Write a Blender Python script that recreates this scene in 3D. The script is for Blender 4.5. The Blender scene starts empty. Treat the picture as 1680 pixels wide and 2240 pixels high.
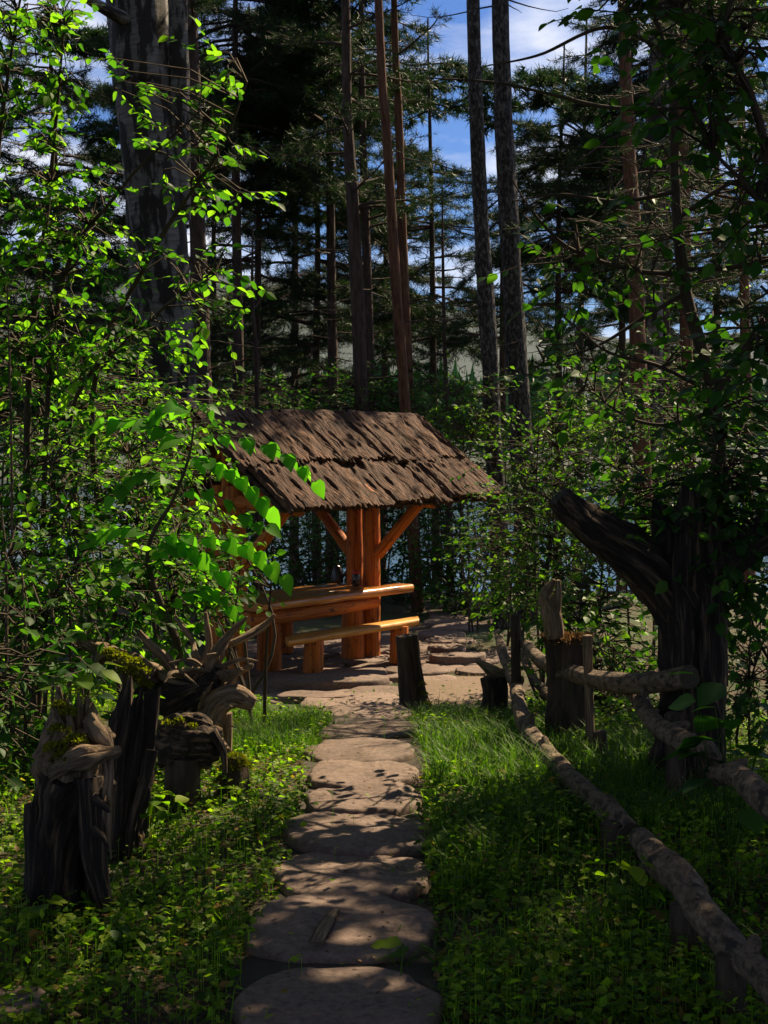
import bpy, math, time
import numpy as np
from mathutils import Matrix, Vector
T0 = time.time()
R = math.radians
rng = np.random.default_rng(7)
scene = bpy.context.scene
C = scene.collection

# ------------------------------------------------------------------ camera, sky, sun, exposure
F, CX, CY, H, PITCH = 3000.0, 840.0, 1120.0, 1.6, 0.056
cam_d = bpy.data.cameras.new('camera'); cam = bpy.data.objects.new('camera', cam_d); C.objects.link(cam)
cam_d.sensor_fit = 'VERTICAL'; cam_d.sensor_height = 36.0; cam_d.lens = 36.0 * F / 2240.0
cam_d.clip_start = 0.05; cam_d.clip_end = 9000
cam.location = (0, 0, H); cam.rotation_euler = (math.pi / 2 - PITCH, 0, 0)
scene.camera = cam
scene.render.resolution_x = 768; scene.render.resolution_y = 1024
SUN_AZ, SUN_EL = R(44), R(45)          # to the right of straight ahead; height
SUN_DIR = np.array([math.sin(SUN_AZ) * math.cos(SUN_EL), math.cos(SUN_AZ) * math.cos(SUN_EL), math.sin(SUN_EL)])
world = bpy.data.worlds.new('World'); scene.world = world; world.use_nodes = True
wn = world.node_tree; wn.nodes.clear()
w_out = wn.nodes.new('ShaderNodeOutputWorld'); w_bg = wn.nodes.new('ShaderNodeBackground'); w_bg.inputs[1].default_value = 0.05
w_sky = wn.nodes.new('ShaderNodeTexSky'); w_sky.sky_type = 'NISHITA'; w_sky.sun_disc = False
w_sky.sun_elevation = SUN_EL; w_sky.sun_rotation = SUN_AZ; w_sky.air_density = 1.0; w_sky.dust_density = 0.3; w_sky.ozone_density = 2.0
w_tc = wn.nodes.new('ShaderNodeTexCoord'); w_map = wn.nodes.new('ShaderNodeMapping'); w_map.inputs['Scale'].default_value = (1, 1, 3.2)
w_no = wn.nodes.new('ShaderNodeTexNoise'); w_no.inputs['Scale'].default_value = 5.5; w_no.inputs['Detail'].default_value = 7; w_no.inputs['Roughness'].default_value = 0.55
w_rp = wn.nodes.new('ShaderNodeValToRGB'); w_rp.color_ramp.elements[0].position = 0.44; w_rp.color_ramp.elements[1].position = 0.68
w_mx = wn.nodes.new('ShaderNodeMix'); w_mx.data_type = 'RGBA'; w_mx.inputs[7].default_value = (9.5, 9.7, 10.6, 1)
w_gm = wn.nodes.new('ShaderNodeMix'); w_gm.data_type = 'RGBA'; w_gm.blend_type = 'MULTIPLY'; w_gm.inputs[0].default_value = 1.0; w_gm.inputs[7].default_value = (0.42, 0.62, 1.0, 1)
wn.links.new(w_tc.outputs['Generated'], w_map.inputs[0]); wn.links.new(w_map.outputs[0], w_no.inputs[0]); wn.links.new(w_no.outputs[0], w_rp.inputs[0])
wn.links.new(w_sky.outputs[0], w_gm.inputs[6]); wn.links.new(w_gm.outputs[2], w_mx.inputs[6]); wn.links.new(w_rp.outputs[0], w_mx.inputs[0])
wn.links.new(w_mx.outputs[2], w_bg.inputs[0]); wn.links.new(w_bg.outputs[0], w_out.inputs[0])
sun_d = bpy.data.lights.new('sun', 'SUN'); sun = bpy.data.objects.new('sun', sun_d); C.objects.link(sun)
sun_d.energy = 5.0; sun_d.angle = R(0.3); sun_d.color = (1.0, 0.82, 0.56)
sun.rotation_euler = Vector(tuple(-SUN_DIR)).to_track_quat('-Z', 'Y').to_euler()
scene.view_settings.view_transform = 'Standard'; scene.view_settings.look = 'None'
scene.view_settings.gamma = 1.0; scene.view_settings.exposure = 1.1
scene.cycles.max_bounces = 4; scene.cycles.diffuse_bounces = 2; scene.cycles.glossy_bounces = 2; scene.cycles.transparent_max_bounces = 4
scene.cycles.caustics_reflective = False; scene.cycles.caustics_refractive = False
scene.cycles.volume_bounces = 0

# ------------------------------------------------------------------ numeric helpers
def nrm(v):
    v = np.asarray(v, float); return v / np.maximum(np.linalg.norm(v, axis=-1, keepdims=True), 1e-9)
def ss(a, b, x):
    t = np.clip((np.asarray(x, float) - a) / (b - a), 0, 1); return t * t * (3 - 2 * t)
def _h(ix, iy, iz, s):
    n = (ix * 374761393 + iy * 668265263 + iz * 2147483647 + s * 974711) & 0xffffffff
    n = ((n ^ (n >> 13)) * 1274126177) & 0xffffffff
    n = ((n ^ (n >> 15)) * 2246822519) & 0xffffffff
    return ((n ^ (n >> 16)) & 0xffff) / 32767.5 - 1.0
def noise(p, s=0):
    p = np.asarray(p, float); i = np.floor(p).astype(np.int64); f = p - i; f = f * f * (3 - 2 * f)
    r = 0
    for dx in (0, 1):
        wx = f[..., 0] if dx else 1 - f[..., 0]
        for dy in (0, 1):
            wy = f[..., 1] if dy else 1 - f[..., 1]
            for dz in (0, 1):
                wz = f[..., 2] if dz else 1 - f[..., 2]
                r = r + wx * wy * wz * _h(i[..., 0] + dx, i[..., 1] + dy, i[..., 2] + dz, s)
    return r
def fbm(p, s=0, o=3):
    a, r = 1.0, 0
    for k in range(o):
        r = r + a * noise(np.asarray(p, float) * 2 ** k, s + k); a *= 0.5
    return r
def pix(px, py, Y):
    """real position of what stands Y metres ahead and is seen along this line of sight"""
    u, v = (px - CX) / F, (CY - py) / F; c, s = math.cos(PITCH), math.sin(PITCH)
    d = np.array([u, c + v * s, -s + v * c]); return np.array([0, 0, H]) + d * (Y / d[1])
FLOOR = -0.66
def tz(x, y):
    x = np.asarray(x, float); y = np.asarray(y, float)
    z = FLOOR * ss(6.0, 12.0, y)
    side = ss(1.2, 3.0, np.abs(x - 0.1))
    rough = 0.05 * noise(np.stack([x * 1.3, y * 1.3, x * 0], -1), 3) + 0.02 * noise(np.stack([x * 4, y * 4, x * 0], -1), 4)
    z = z + rough * (0.35 + 0.65 * side) * (1 - 0.7 * ss(8.5, 10, y) * (1 - ss(16, 17, y)) * (1 - ss(1.6, 3, np.abs(x))))
    z = z - 0.25 * ss(1.3, 2.6, x) * (1 - ss(11, 15, y)) + 0.12 * ss(1.4, 3.0, -x)
    z = z - 4.6 * ss(19, 36, y)
    z = z + 5.2 * ss(150, 240, y)
    far = ss(500, 2600, y)
    xx = np.stack([x / 900.0, y / 900.0, x * 0], -1)
    z = z + far * (200 + 70 * fbm(xx, 11, 4) + 60 * np.exp(-((x + 330) / 500.0) ** 2))
    return z
def ground(px, py):
    u, v = (px - CX) / F, (CY - py) / F; c, s = math.cos(PITCH), math.sin(PITCH)
    d = np.array([u, c + v * s, -s + v * c]); o = np.array([0, 0, H])
    ts = np.linspace(2, 40, 4000); P = o + d * ts[:, None]
    k = np.argmax(P[:, 2] < tz(P[:, 0], P[:, 1])); return P[k]

class MB:
    """collects vertices and faces, builds ONE mesh"""
    def __init__(s): s.v = []; s.f = {}; s.n = 0; s.g = []; s.l = []
    def add(s, V, faces, grain=None, lv=0.0):
        V = np.asarray(V, float).reshape(-1, 3)
        for f in faces:
            f = np.asarray(f, np.int64)
            if f.size: s.f.setdefault(f.shape[1], []).append(f + s.n)
        s.v.append(V); s.g.append(V * 1.0 if grain is None else np.asarray(grain, float).reshape(-1, 3))
        s.l.append(np.broadcast_to(np.asarray(lv, float), (len(V),)))
        s.n += len(V); return s
    def mesh(s, name, off=(0, 0, 0), smooth=True):
        me = bpy.data.meshes.new(name)
        if s.n == 0: return me
        V = np.concatenate(s.v) - np.asarray(off, float)
        me.vertices.add(len(V)); me.vertices.foreach_set('co', V.astype(np.float32).ravel())
        loops, starts, p = [], [], 0
        for k, fs in s.f.items():
            A = np.concatenate(fs); loops.append(A.ravel()); starts.append(p + np.arange(len(A)) * k); p += A.size
        loops = np.concatenate(loops); starts = np.concatenate(starts)
        me.loops.add(len(loops)); me.loops.foreach_set('vertex_index', loops.astype(np.int32))
        me.polygons.add(len(starts)); me.polygons.foreach_set('loop_start', starts.astype(np.int32))
        me.polygons.foreach_set('use_smooth', np.full(len(starts), smooth, dtype=bool))
        me.update(calc_edges=True)
        a = me.attributes.new('grain', 'FLOAT_VECTOR', 'POINT'); a.data.foreach_set('vector', np.concatenate(s.g).astype(np.float32).ravel())
        a = me.attributes.new('lv', 'FLOAT', 'POINT'); a.data.foreach_set('value', np.concatenate(s.l).astype(np.float32))
        return me

WL = {}
def tag(o, label=None, cat=None, group=None, kind=None):
    for k, v in (('label', label), ('category', cat), ('group', group), ('kind', kind)):
        if v: o[k] = v
    return o
def thing(name, label, cat, loc, group=None):
    o = bpy.data.objects.new(name, None); o.empty_display_size = 0.05; C.objects.link(o)
    o.location = tuple(float(c) for c in loc); WL[o.name] = np.array(loc, float); return tag(o, label, cat, group)
def part(name, mb, mat, parent=None, smooth=True, kind=None, loc=None):
    """one mesh object; vertices are given in world coordinates"""
    base = WL[parent.name] if parent else (np.array(loc, float) if loc is not None else np.zeros(3))
    me = mb.mesh(name, base, smooth); me.materials.append(mat)
    o = bpy.data.objects.new(name, me); C.objects.link(o)
    if parent: o.parent = parent
    else: o.location = tuple(base)
    WL[o.name] = base
    if kind: o['kind'] = kind
    return o
def put(name, me, M, parent, src=None):
    """an object sharing mesh data, at world matrix M"""
    o = src.copy() if src else bpy.data.objects.new(name, me)
    o.data = me; C.objects.link(o); o.name = name; o.parent = parent
    b = WL[parent.name]; o.matrix_local = Matrix.Translation(tuple(-b)) @ M; return o
def frame(pos, y, z, s=1.0):
    y = nrm(y); x = nrm(np.cross(y, z)); z = np.cross(x, y)
    s = np.broadcast_to(np.asarray(s, float), (3,))
    M = Matrix.Identity(4)
    for i in range(3):
        M[i][0], M[i][1], M[i][2], M[i][3] = float(x[i] * s[0]), float(y[i] * s[1]), float(z[i] * s[2]), float(pos[i])
    return M

def smooth_path(P, n):
    P = np.asarray(P, float)
    if len(P) == 2: t = np.linspace(0, 1, n)[:, None]; return P[0] * (1 - t) + P[1] * t
    Q = np.vstack([2 * P[0] - P[1], P, 2 * P[-1] - P[-2]]); out = []
    for t in np.linspace(0, len(P) - 1 - 1e-6, n):
        k = int(t); f = t - k; a, b, c, d = Q[k], Q[k + 1], Q[k + 2], Q[k + 3]
        out.append(0.5 * (2 * b + (c - a) * f + (2 * a - 5 * b + 4 * c - d) * f * f + (3 * b - a - 3 * c + d) * f ** 3))
    return np.array(out)
def tube(mb, P, r, seg=8, n=None, rough=0.0, freq=6.0, seed=0, furrow=0.0, fn=9, caps=True, jag=0.0, hollow=0.0, flat=1.0):
    """tapered round wood along a path, uneven, with lengthwise furrows; jag = broken top, hollow = rotten-out top"""
    P = np.asarray(P, float); n = n or max(2, (len(P) - 1) * 4 + 1)
    r = np.interp(np.linspace(0, 1, n), np.linspace(0, 1, len(np.atleast_1d(r))), np.atleast_1d(r)); Q = smooth_path(P, n)
    T = nrm(np.gradient(Q, axis=0)); ref = np.array([0.3, 1, 0.2]) if abs(T[0][2]) > 0.8 else np.array([0, 0, 1.0])
    A = np.empty_like(Q); a = nrm(np.cross(T[0], ref))
    for i in range(n):
        a = nrm(a - T[i] * np.dot(a, T[i])); A[i] = a
    B = np.cross(T, A); L = np.concatenate([[0], np.cumsum(np.linalg.norm(np.diff(Q, axis=0), axis=1))])
    th = np.linspace(0, 2 * math.pi, seg, endpoint=False); ct, st = np.cos(th), np.sin(th)
    rr = np.repeat(r[:, None], seg, 1)
    G = np.stack([r[:, None] * ct, r[:, None] * st, np.repeat(L[:, None], seg, 1)], -1)
    if rough: rr = rr * (1 + rough * fbm(G * np.array([freq, freq, freq * 0.45]) + seed * 7.13, seed, 3))
    if furrow:
        q = np.stack([ct * fn / 3 + 0 * rr, st * fn / 3 + 0 * rr, G[..., 2] * 1.3], -1)
        rr = rr * (1 - furrow * np.abs(fbm(q + seed * 3.1, seed + 5, 2)))
    V = Q[:, None] + rr[..., None] * (A[:, None] * ct[:, None] + B[:, None] * (st * flat)[:, None])
    if jag:
        j = np.maximum(0, fbm(np.stack([ct * 2.2, st * 2.2, ct * 0 + seed], -1), seed + 9, 3) + 0.15) * jag
        w = ss(0.45, 1.0, np.linspace(0, 1, n)); V = V + T[-1] * (w[:, None] * j[None])[..., None]
    idx = np.arange(n * seg).reshape(n, seg)
    q = np.stack([idx[:-1], np.roll(idx[:-1], -1, 1), np.roll(idx[1:], -1, 1), idx[1:]], -1).reshape(-1, 4)
    mb.add(V.reshape(-1, 3), [q], G.reshape(-1, 3))
    if caps:
        e = np.arange(seg); nx = np.roll(e, -1)
        # start
        mb.add(np.vstack([V[0], Q[0][None]]), [np.stack([nx, e, e * 0 + seg], -1)], np.vstack([G[0], [0, 0, 0]]))
        if hollow:
            inn = Q[-1] + (V[-1] - Q[-1]) * 0.68; low = inn - T[-1] * hollow - (V[-1] - inn) * 0.4; low = low - T[-1] * (((low - Q[-1]) @ T[-1]) * 0.7 + hollow * 0.5)[:, None] * 0
            W = np.vstack([V[-1], inn, low, low.mean(0)[None]])
            f1 = np.stack([e, nx, nx + seg, e + seg], -1); f2 = np.stack([e + seg, nx + seg, nx + 2 * seg, e + 2 * seg], -1)
            f3 = np.stack([e + 2 * seg, nx + 2 * seg, e * 0 + 3 * seg], -1)
            mb.add(W, [f1, f2, f3])
        else:
            mid = V[-1] * 0.5 + Q[-1] * 0.5 + T[-1] * 0.004
            W = np.vstack([V[-1], mid, Q[-1][None]])
            mb.add(W, [np.stack([e, nx, nx + seg, e + seg], -1), np.stack([e + seg, nx + seg, e * 0 + 2 * seg], -1)], np.vstack([G[-1], G[-1] * 0.5, [0, 0, L[-1]]]))
    return mb
def disc_stone(mb, c, rx, ry, th, rot=0.0, seed=0, irregular=0.10, seg=26, tilt=(0, 0), power=2.0):
    """flat stone slab with a worn edge"""
    a = np.linspace(0, 2 * math.pi, seg, endpoint=False)
    k = 1 + irregular * fbm(np.stack([np.cos(a) * 1.4 + seed, np.sin(a) * 1.4, a * 0 + seed * 2.7], -1), seed, 5)
    ca, sa = np.cos(a), np.sin(a); sup = (np.abs(ca) ** power + np.abs(sa) ** power) ** (-1 / power)
    x, y = rx * k * ca * sup, ry * k * sa * sup
    rings = [(1.0, -th), (1.02, -th * 0.5), (1.0, -0.016), (0.975, -0.004), (0.93, 0.0), (0.6, 0.002), (0.3, 0.003)]
    V = []
    for s, z in rings:
        X, Y = x * s, y * s
        zz = z + 0.011 * fbm(np.stack([X * 6 + seed, Y * 6, X * 0], -1), seed, 3) + X * tilt[0] + Y * tilt[1]
        V.append(np.stack([X * math.cos(rot) - Y * math.sin(rot) + c[0], X * math.sin(rot) + Y * math.cos(rot) + c[1], c[2] + zz], -1))
    V.append(V[-1].mean(0)[None]); n = len(rings); idx = np.arange(n * seg).reshape(n, seg); e = np.arange(seg)
    q = np.stack([idx[:-1], np.roll(idx[:-1], -1, 1), np.roll(idx[1:], -1, 1), idx[1:]], -1).reshape(-1, 4)
    t = np.stack([idx[-1], np.roll(idx[-1], -1), e * 0 + n * seg], -1)
    mb.add(np.vstack(V), [q, t]); return mb
def lathe(mb, c, prof, seg=20):
    th = np.linspace(0, 2 * math.pi, seg, endpoint=False); prof = np.asarray(prof, float); n = len(prof)
    V = np.stack([c[0] + prof[:, :1] * np.cos(th), c[1] + prof[:, :1] * np.sin(th), c[2] + prof[:, 1:] + 0 * th], -1)
    idx = np.arange(n * seg).reshape(n, seg)
    q = np.stack([idx[:-1], np.roll(idx[:-1], -1, 1), np.roll(idx[1:], -1, 1), idx[1:]], -1).reshape(-1, 4)
    mb.add(V.reshape(-1, 3), [q]); return mb

# leaf shapes: y along the leaf, z up, folded at the midrib and drooping at the tip
def leaf_shape(w=0.34, kind='ovate', hi=True):
    if not hi:
        V = np.array([[0, 0, 0], [-w, .42, .05], [0, 1, -.12], [w, .42, .05], [0, .45, -.02]], float)
        return V, [np.array([[0, 4, 1], [1, 4, 2], [0, 3, 4], [3, 2, 4]])]
    prof = {'ovate': [(0, 0), (.16, .62), (.36, 1.0), (.6, .86), (.82, .45), (1, 0)],
            'heart': [(0, 0), (-.04, .62), (.2, 1.0), (.5, .84), (.8, .4), (1.05, 0)],
            'lance': [(0, 0), (.15, .5), (.35, 1.0), (.6, .85), (.82, .42), (1, 0)]}[kind]
    V = [[0, p[0], -.14 * p[0] ** 2] for p in prof]
    n = len(prof)
    for sgn in (-1, 1):
        V += [[sgn * w * p[1], p[0] if i not in (0, n - 1) else p[0], .07 * p[1] - .15 * p[0] ** 2] for i, p in enumerate(prof)][1:-1]
    m = n - 2; f4, f3 = [], []
    for side in (0, 1):
        o = n + side * m; q = lambda a: a if side else a[::-1]
        f3.append(q([0, o, 1])); f3.append(q([n - 2, o + m - 1, n - 1]))
        for i in range(m - 1): f4.append(q([1 + i, o + i, o + i + 1, 2 + i]))
    return np.array(V, float), [np.array(f3), np.array(f4)]
LEAF_LO = leaf_shape(.30, hi=False); LEAF_HI = leaf_shape(.33); LEAF_ROUND = leaf_shape(.42); LEAF_LANCE = leaf_shape(.2, 'lance'); LEAF_HEART = leaf_shape(.4, 'heart')
LEAF_WIDE = leaf_shape(.40, hi=False)
def leaves(mb, shape, pos, y, z, size, lv=None):
    V, fs = shape; k = len(V); N = len(pos)
    if N == 0: return mb
    y = nrm(y); x = nrm(np.cross(y, z)); z = np.cross(x, y); size = np.broadcast_to(np.asarray(size, float), (N,))
    W = pos[:, None] + size[:, None, None] * (V[None, :, :1] * x[:, None] + V[None, :, 1:2] * y[:, None] + V[None, :, 2:] * z[:, None])
    off = (np.arange(N) * k)[:, None, None]
    lv = rng.random(N) if lv is None else lv
    mb.add(W.reshape(-1, 3), [(f[None] + off).reshape(-1, f.shape[1]) for f in fs], lv=np.repeat(lv, k)); return mb
def needles(mb, pos, axis, n=18, length=0.09, width=0.0045, spread=0.75):
    N = len(pos); axis = nrm(np.repeat(axis, n, 0)); M = N * n
    d = nrm(axis * (1.0 - spread * 0.45) + nrm(rng.normal(size=(M, 3))) * spread); side = nrm(np.cross(d, rng.normal(size=(M, 3))))
    p = np.repeat(pos, n, 0) + axis * (rng.random((M, 1)) - 0.6) * length * 1.2; L = length * (0.7 + 0.6 * rng.random((M, 1)))
    V = np.stack([p - side * width * .5, p + side * width * .5, p + d * L], 1).reshape(-1, 3)
    mb.add(V, [np.arange(M * 3).reshape(-1, 3)], lv=np.repeat(np.repeat(rng.random(N), n), 3)); return mb
def strips(mb, A, B, w0, w1=None):
    """thin three-sided twigs from A to B"""
    N = len(A)
    if N == 0: return mb
    w1 = w0 * .45 if w1 is None else w1; t = nrm(B - A); x = nrm(np.cross(t, np.array([.31, .22, .9]) + 0 * t)); y = np.cross(t, x); V = []
    for P, w in ((A, w0), (B, w1)):
        w = np.broadcast_to(np.asarray(w, float), (N,))[:, None]
        for a in (0, 2.094, 4.189): V.append(P + w * (x * math.cos(a) + y * math.sin(a)))
    V = np.stack(V, 1).reshape(-1, 3); o = (np.arange(N) * 6)[:, None]
    q = np.concatenate([o + np.array([[i, (i + 1) % 3, 3 + (i + 1) % 3, 3 + i]]) for i in range(3)])
    g = np.tile(np.array([[.1, 0, 0]]), (len(V), 1)); mb.add(V, [q], g + V * .2); return mb

# ------------------------------------------------------------------ materials
def mat(name):
    m = bpy.data.materials.new(name); m.use_nodes = True; nt = m.node_tree; nt.nodes.clear()
    o = nt.nodes.new('ShaderNodeOutputMaterial'); b = nt.nodes.new('ShaderNodeBsdfPrincipled'); nt.links.new(b.outputs[0], o.inputs[0])
    return m, nt, b, o
def N_(nt, t, **k):
    n = nt.nodes.new(t)
    for a, v in k.items():
        if a in n.inputs: n.inputs[a].default_value = v
        else: setattr(n, a, v)
    return n
def coords(nt, scale=(1, 1, 1), attr='grain'):
    a = N_(nt, 'ShaderNodeAttribute', attribute_name=attr); m = N_(nt, 'ShaderNodeMapping'); m.inputs['Scale'].default_value = scale
    nt.links.new(a.outputs['Vector'], m.inputs[0]); return m.outputs[0]
def noise_n(nt, co, scale=5, detail=6, rough=.6, dist=0):
    n = N_(nt, 'ShaderNodeTexNoise'); n.inputs['Scale'].default_value = scale; n.inputs['Detail'].default_value = detail
    n.inputs['Roughness'].default_value = rough; n.inputs['Distortion'].default_value = dist; nt.links.new(co, n.inputs[0]); return n.outputs[0]
def ramp(nt, fac, stops):
    r = N_(nt, 'ShaderNodeValToRGB'); e = r.color_ramp.elements
    while len(e) < len(stops): e.new(0.5)
    for i, (p, c) in enumerate(stops): e[i].position = p; e[i].color = (*c, 1)
    nt.links.new(fac, r.inputs[0]); return r.outputs[0]
def mixc(nt, fac, a, b, mode='MIX'):
    m = N_(nt, 'ShaderNodeMix', data_type='RGBA', blend_type=mode)
    for s, v in ((0, fac), (6, a), (7, b)):
        if hasattr(v, 'is_linked') or hasattr(v, 'links'): nt.links.new(v, m.inputs[s])
        else: m.inputs[s].default_value = v if s == 0 else (*v, 1)
    return m.outputs[2]
def bump(nt, b, h, strength=.5, dist=.01, prev=None):
    n = N_(nt, 'ShaderNodeBump'); n.inputs['Strength'].default_value = strength; n.inputs['Distance'].default_value = dist
    nt.links.new(h, n.inputs['Height'])
    if prev: nt.links.new(prev, n.inputs['Normal'])
    nt.links.new(n.outputs[0], b.inputs['Normal']); return n.outputs[0]
def wood(name, stops, stretch=(14, 14, 1.2), scale=3, rough=.75, bstr=.6, bdist=.01, spots=None, coat=0.0, moss=None):
    m, nt, b, o = mat(name); co = coords(nt, stretch)
    n1 = noise_n(nt, co, scale, 8, .65, .4); c = ramp(nt, n1, stops)
    if spots:
        n2 = noise_n(nt, coords(nt, spots[0]), spots[1], 4, .6); c = mixc(nt, ramp(nt, n2, [(spots[2], (0, 0, 0)), (spots[3], (1, 1, 1))]), c, spots[4])
    if moss:
        n3 = noise_n(nt, coords(nt), moss[0], 6, .7); c = mixc(nt, ramp(nt, n3, [(moss[1], (0, 0, 0)), (moss[1] + .12, (1, 1, 1))]), c, moss[2])
    nt.links.new(c, b.inputs['Base Color']); b.inputs['Roughness'].default_value = rough
    b.inputs['Specular IOR Level'].default_value = .3
    if coat: b.inputs['Coat Weight'].default_value = coat; b.inputs['Coat Roughness'].default_value = .12
    p = bump(nt, b, n1, bstr, bdist); n4 = noise_n(nt, coords(nt), 60, 4, .6); bump(nt, b, n4, .25, .004, p)
    return m
def leafmat(name, dark, mid, light, trans=.42, rough=.5, tcol=None, brown=None):
    m, nt, b, o = mat(name); a = N_(nt, 'ShaderNodeAttribute', attribute_name='lv'); oi = N_(nt, 'ShaderNodeObjectInfo')
    ad = N_(nt, 'ShaderNodeMath', operation='ADD'); nt.links.new(a.outputs['Fac'], ad.inputs[0]); nt.links.new(oi.outputs['Random'], ad.inputs[1])
    fr = N_(nt, 'ShaderNodeMath', operation='FRACT'); nt.links.new(ad.outputs[0], fr.inputs[0])
    st = [(0, dark), (.45, mid), (.93, light)] + ([(.96, brown)] if brown else [])
    c = ramp(nt, fr.outputs[0], st); nt.links.new(c, b.inputs['Base Color']); b.inputs['Roughness'].default_value = rough; b.inputs['Specular IOR Level'].default_value = .16
    t = N_(nt, 'ShaderNodeBsdfTranslucent'); tc = mixc(nt, 1.0, c, tcol or (2.0, 2.6, .5), 'MULTIPLY'); nt.links.new(tc, t.inputs[0])
    mx = N_(nt, 'ShaderNodeMixShader'); mx.inputs[0].default_value = trans
    nt.links.new(b.outputs[0], mx.inputs[1]); nt.links.new(t.outputs[0], mx.inputs[2]); nt.links.new(mx.outputs[0], o.inputs[0]); return m
M = {}
M['log'] = wood('peeled_orange_log', [(.34, (.12, .026, .006)), (.43, (.38, .095, .014)), (.56, (.56, .165, .022)), (.75, (.64, .25, .045))], (26, 26, 1.1), 2.2, .65, .7, .01,
                ((5, 5, 3), 4, .58, .68, (.12, .04, .016)))
M['plank'] = wood('varnished_plank', [(.34, (.12, .035, .010)), (.46, (.46, .16, .024)), (.72, (.66, .32, .05))], (22, 22, .9), 2.4, .4, .4, .006, coat=.6)
M['bench'] = wood('worn_bench_plank', [(.34, (.14, .05, .012)), (.46, (.52, .22, .035)), (.72, (.68, .38, .07))], (22, 22, .9), 2.4, .55, .5, .006, coat=.1)
M['shingle'] = wood('old_bark_shingle', [(.32, (.012, .006, .004)), (.46, (.055, .028, .017)), (.6, (.15, .078, .046)), (.76, (.36, .205, .12))], (34, 6, 1.6), 2.6, .85, 1.0, .03)
M['pine'] = wood('pine_bark', [(.3, (.02, .014, .012)), (.5, (.075, .05, .04)), (.75, (.15, .10, .085))], (9, 9, 1.6), 3, .9, 1.0, .03)
M['redpine'] = wood('red_pine_bark', [(.3, (.035, .016, .01)), (.5, (.13, .06, .035)), (.75, (.24, .12, .07))], (9, 9, 1.6), 3, .9, 1.0, .02)
M['birch'] = wood('birch_bark', [(.3, (.08, .073, .068)), (.5, (.17, .155, .145)), (.75, (.27, .255, .24))], (3, 3, 22), 1.4, .8, .6, .01,
                  ((3.2, 3.2, 1.0), 2.2, .45, .52, (.03, .025, .022)), moss=None)
M['greybark'] = wood('mottled_grey_bark', [(.36, (.012, .010, .009)), (.5, (.045, .038, .034)), (.62, (.15, .14, .13))], (9, 9, 4), 3.6, .9, 1.0, .03)
M['char'] = wood('charred_wood', [(.3, (.008, .007, .006)), (.52, (.035, .024, .018)), (.64, (.16, .105, .062)), (.8, (.32, .22, .135))], (22, 22, 1.4), 2.4, .85, 1.0, .025)
M['grey'] = wood('weathered_driftwood', [(.3, (.035, .022, .014)), (.46, (.18, .12, .072)), (.68, (.41, .295, .18))], (30, 30, 1.8), 2.6, .85, 1.0, .02)
M['rail'] = wood('mottled_rail_bark', [(.3, (.05, .034, .023)), (.5, (.16, .11, .07)), (.75, (.30, .215, .145))], (14, 14, 7), 3.2, .85, 1.0, .015,
                 ((4, 4, 3), 5, .52, .6, (.04, .03, .02)))
M['stumpwood'] = wood('old_stump_bark', [(.3, (.02, .014, .01)), (.52, (.075, .05, .033)), (.8, (.16, .11, .07))], (9, 9, 1.2), 2.6, .9, 1.0, .03, moss=(9, .6, (.05, .06, .012)))
M['twig'] = wood('twig_bark', [(.3, (.03, .022, .015)), (.7, (.10, .07, .045))], (20, 20, 4), 3, .85, .3, .003)
M['leaf'] = leafmat('shrub_leaf', (.010, .038, .012), (.05, .13, .02), (.16, .27, .035), .6)
M['leafb'] = leafmat('large_bright_leaf', (.05, .14, .02), (.08, .22, .025), (.12, .28, .035), .5)
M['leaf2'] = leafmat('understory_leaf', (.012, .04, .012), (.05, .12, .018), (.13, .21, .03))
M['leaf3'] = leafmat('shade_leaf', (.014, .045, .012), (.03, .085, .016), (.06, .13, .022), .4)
M['shade_crown'] = leafmat('shade_crown_leaf', (.012, .035, .01), (.025, .065, .014), (.05, .10, .02), .15)  # leaf of the added shade trees; low translucency lets little light through
M['herb'] = leafmat('herb_leaf', (.035, .09, .010), (.12, .21, .014), (.24, .31, .022), .48, brown=(.20, .12, .04))
M['grass'] = leafmat('grass_blade', (.025, .065, .01), (.06, .13, .014), (.11, .18, .02), .35)
M['needle'] = leafmat('pine_needles', (.007, .020, .009), (.017, .042, .014), (.036, .066, .018), .18, .5, (1.6, 1.9, .8))
M['moss'] = leafmat('cushion_moss', (.06, .07, .008), (.14, .14, .012), (.24, .21, .02), .3, .9)
M['litter'] = leafmat('leaf_litter', (.05, .028, .014), (.13, .075, .032), (.26, .16, .07), .25, .8, (1.3, 1.1, .8))

def stonemat():
    m, nt, b, o = mat('warm_stone'); oi = N_(nt, 'ShaderNodeTexCoord'); co = oi.outputs['Object']; info = N_(nt, 'ShaderNodeObjectInfo')
    n1 = noise_n(nt, co, 4, 8, .65); n2 = noise_n(nt, co, 38, 6, .7)
    c = ramp(nt, n1, [(.25, (.10, .068, .053)), (.5, (.18, .125, .098)), (.75, (.27, .19, .15))])
    c = mixc(nt, .5, c, ramp(nt, n2, [(.35, (.07, .047, .037)), (.65, (.33, .23, .18))]))
    hs = N_(nt, 'ShaderNodeHueSaturation'); mr = N_(nt, 'ShaderNodeMapRange'); mr.inputs[3].default_value = .7; mr.inputs[4].default_value = 1.1
    nt.links.new(info.outputs['Random'], mr.inputs[0]); nt.links.new(mr.outputs[0], hs.inputs['Value']); nt.links.new(c, hs.inputs['Color'])
    nt.links.new(hs.outputs[0], b.inputs['Base Color']); b.inputs['Roughness'].default_value = .8; b.inputs['Specular IOR Level'].default_value = .3
    p = bump(nt, b, n1, .5, .02); bump(nt, b, n2, .5, .006, p); return m
M['stone'] = stonemat()
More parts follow.
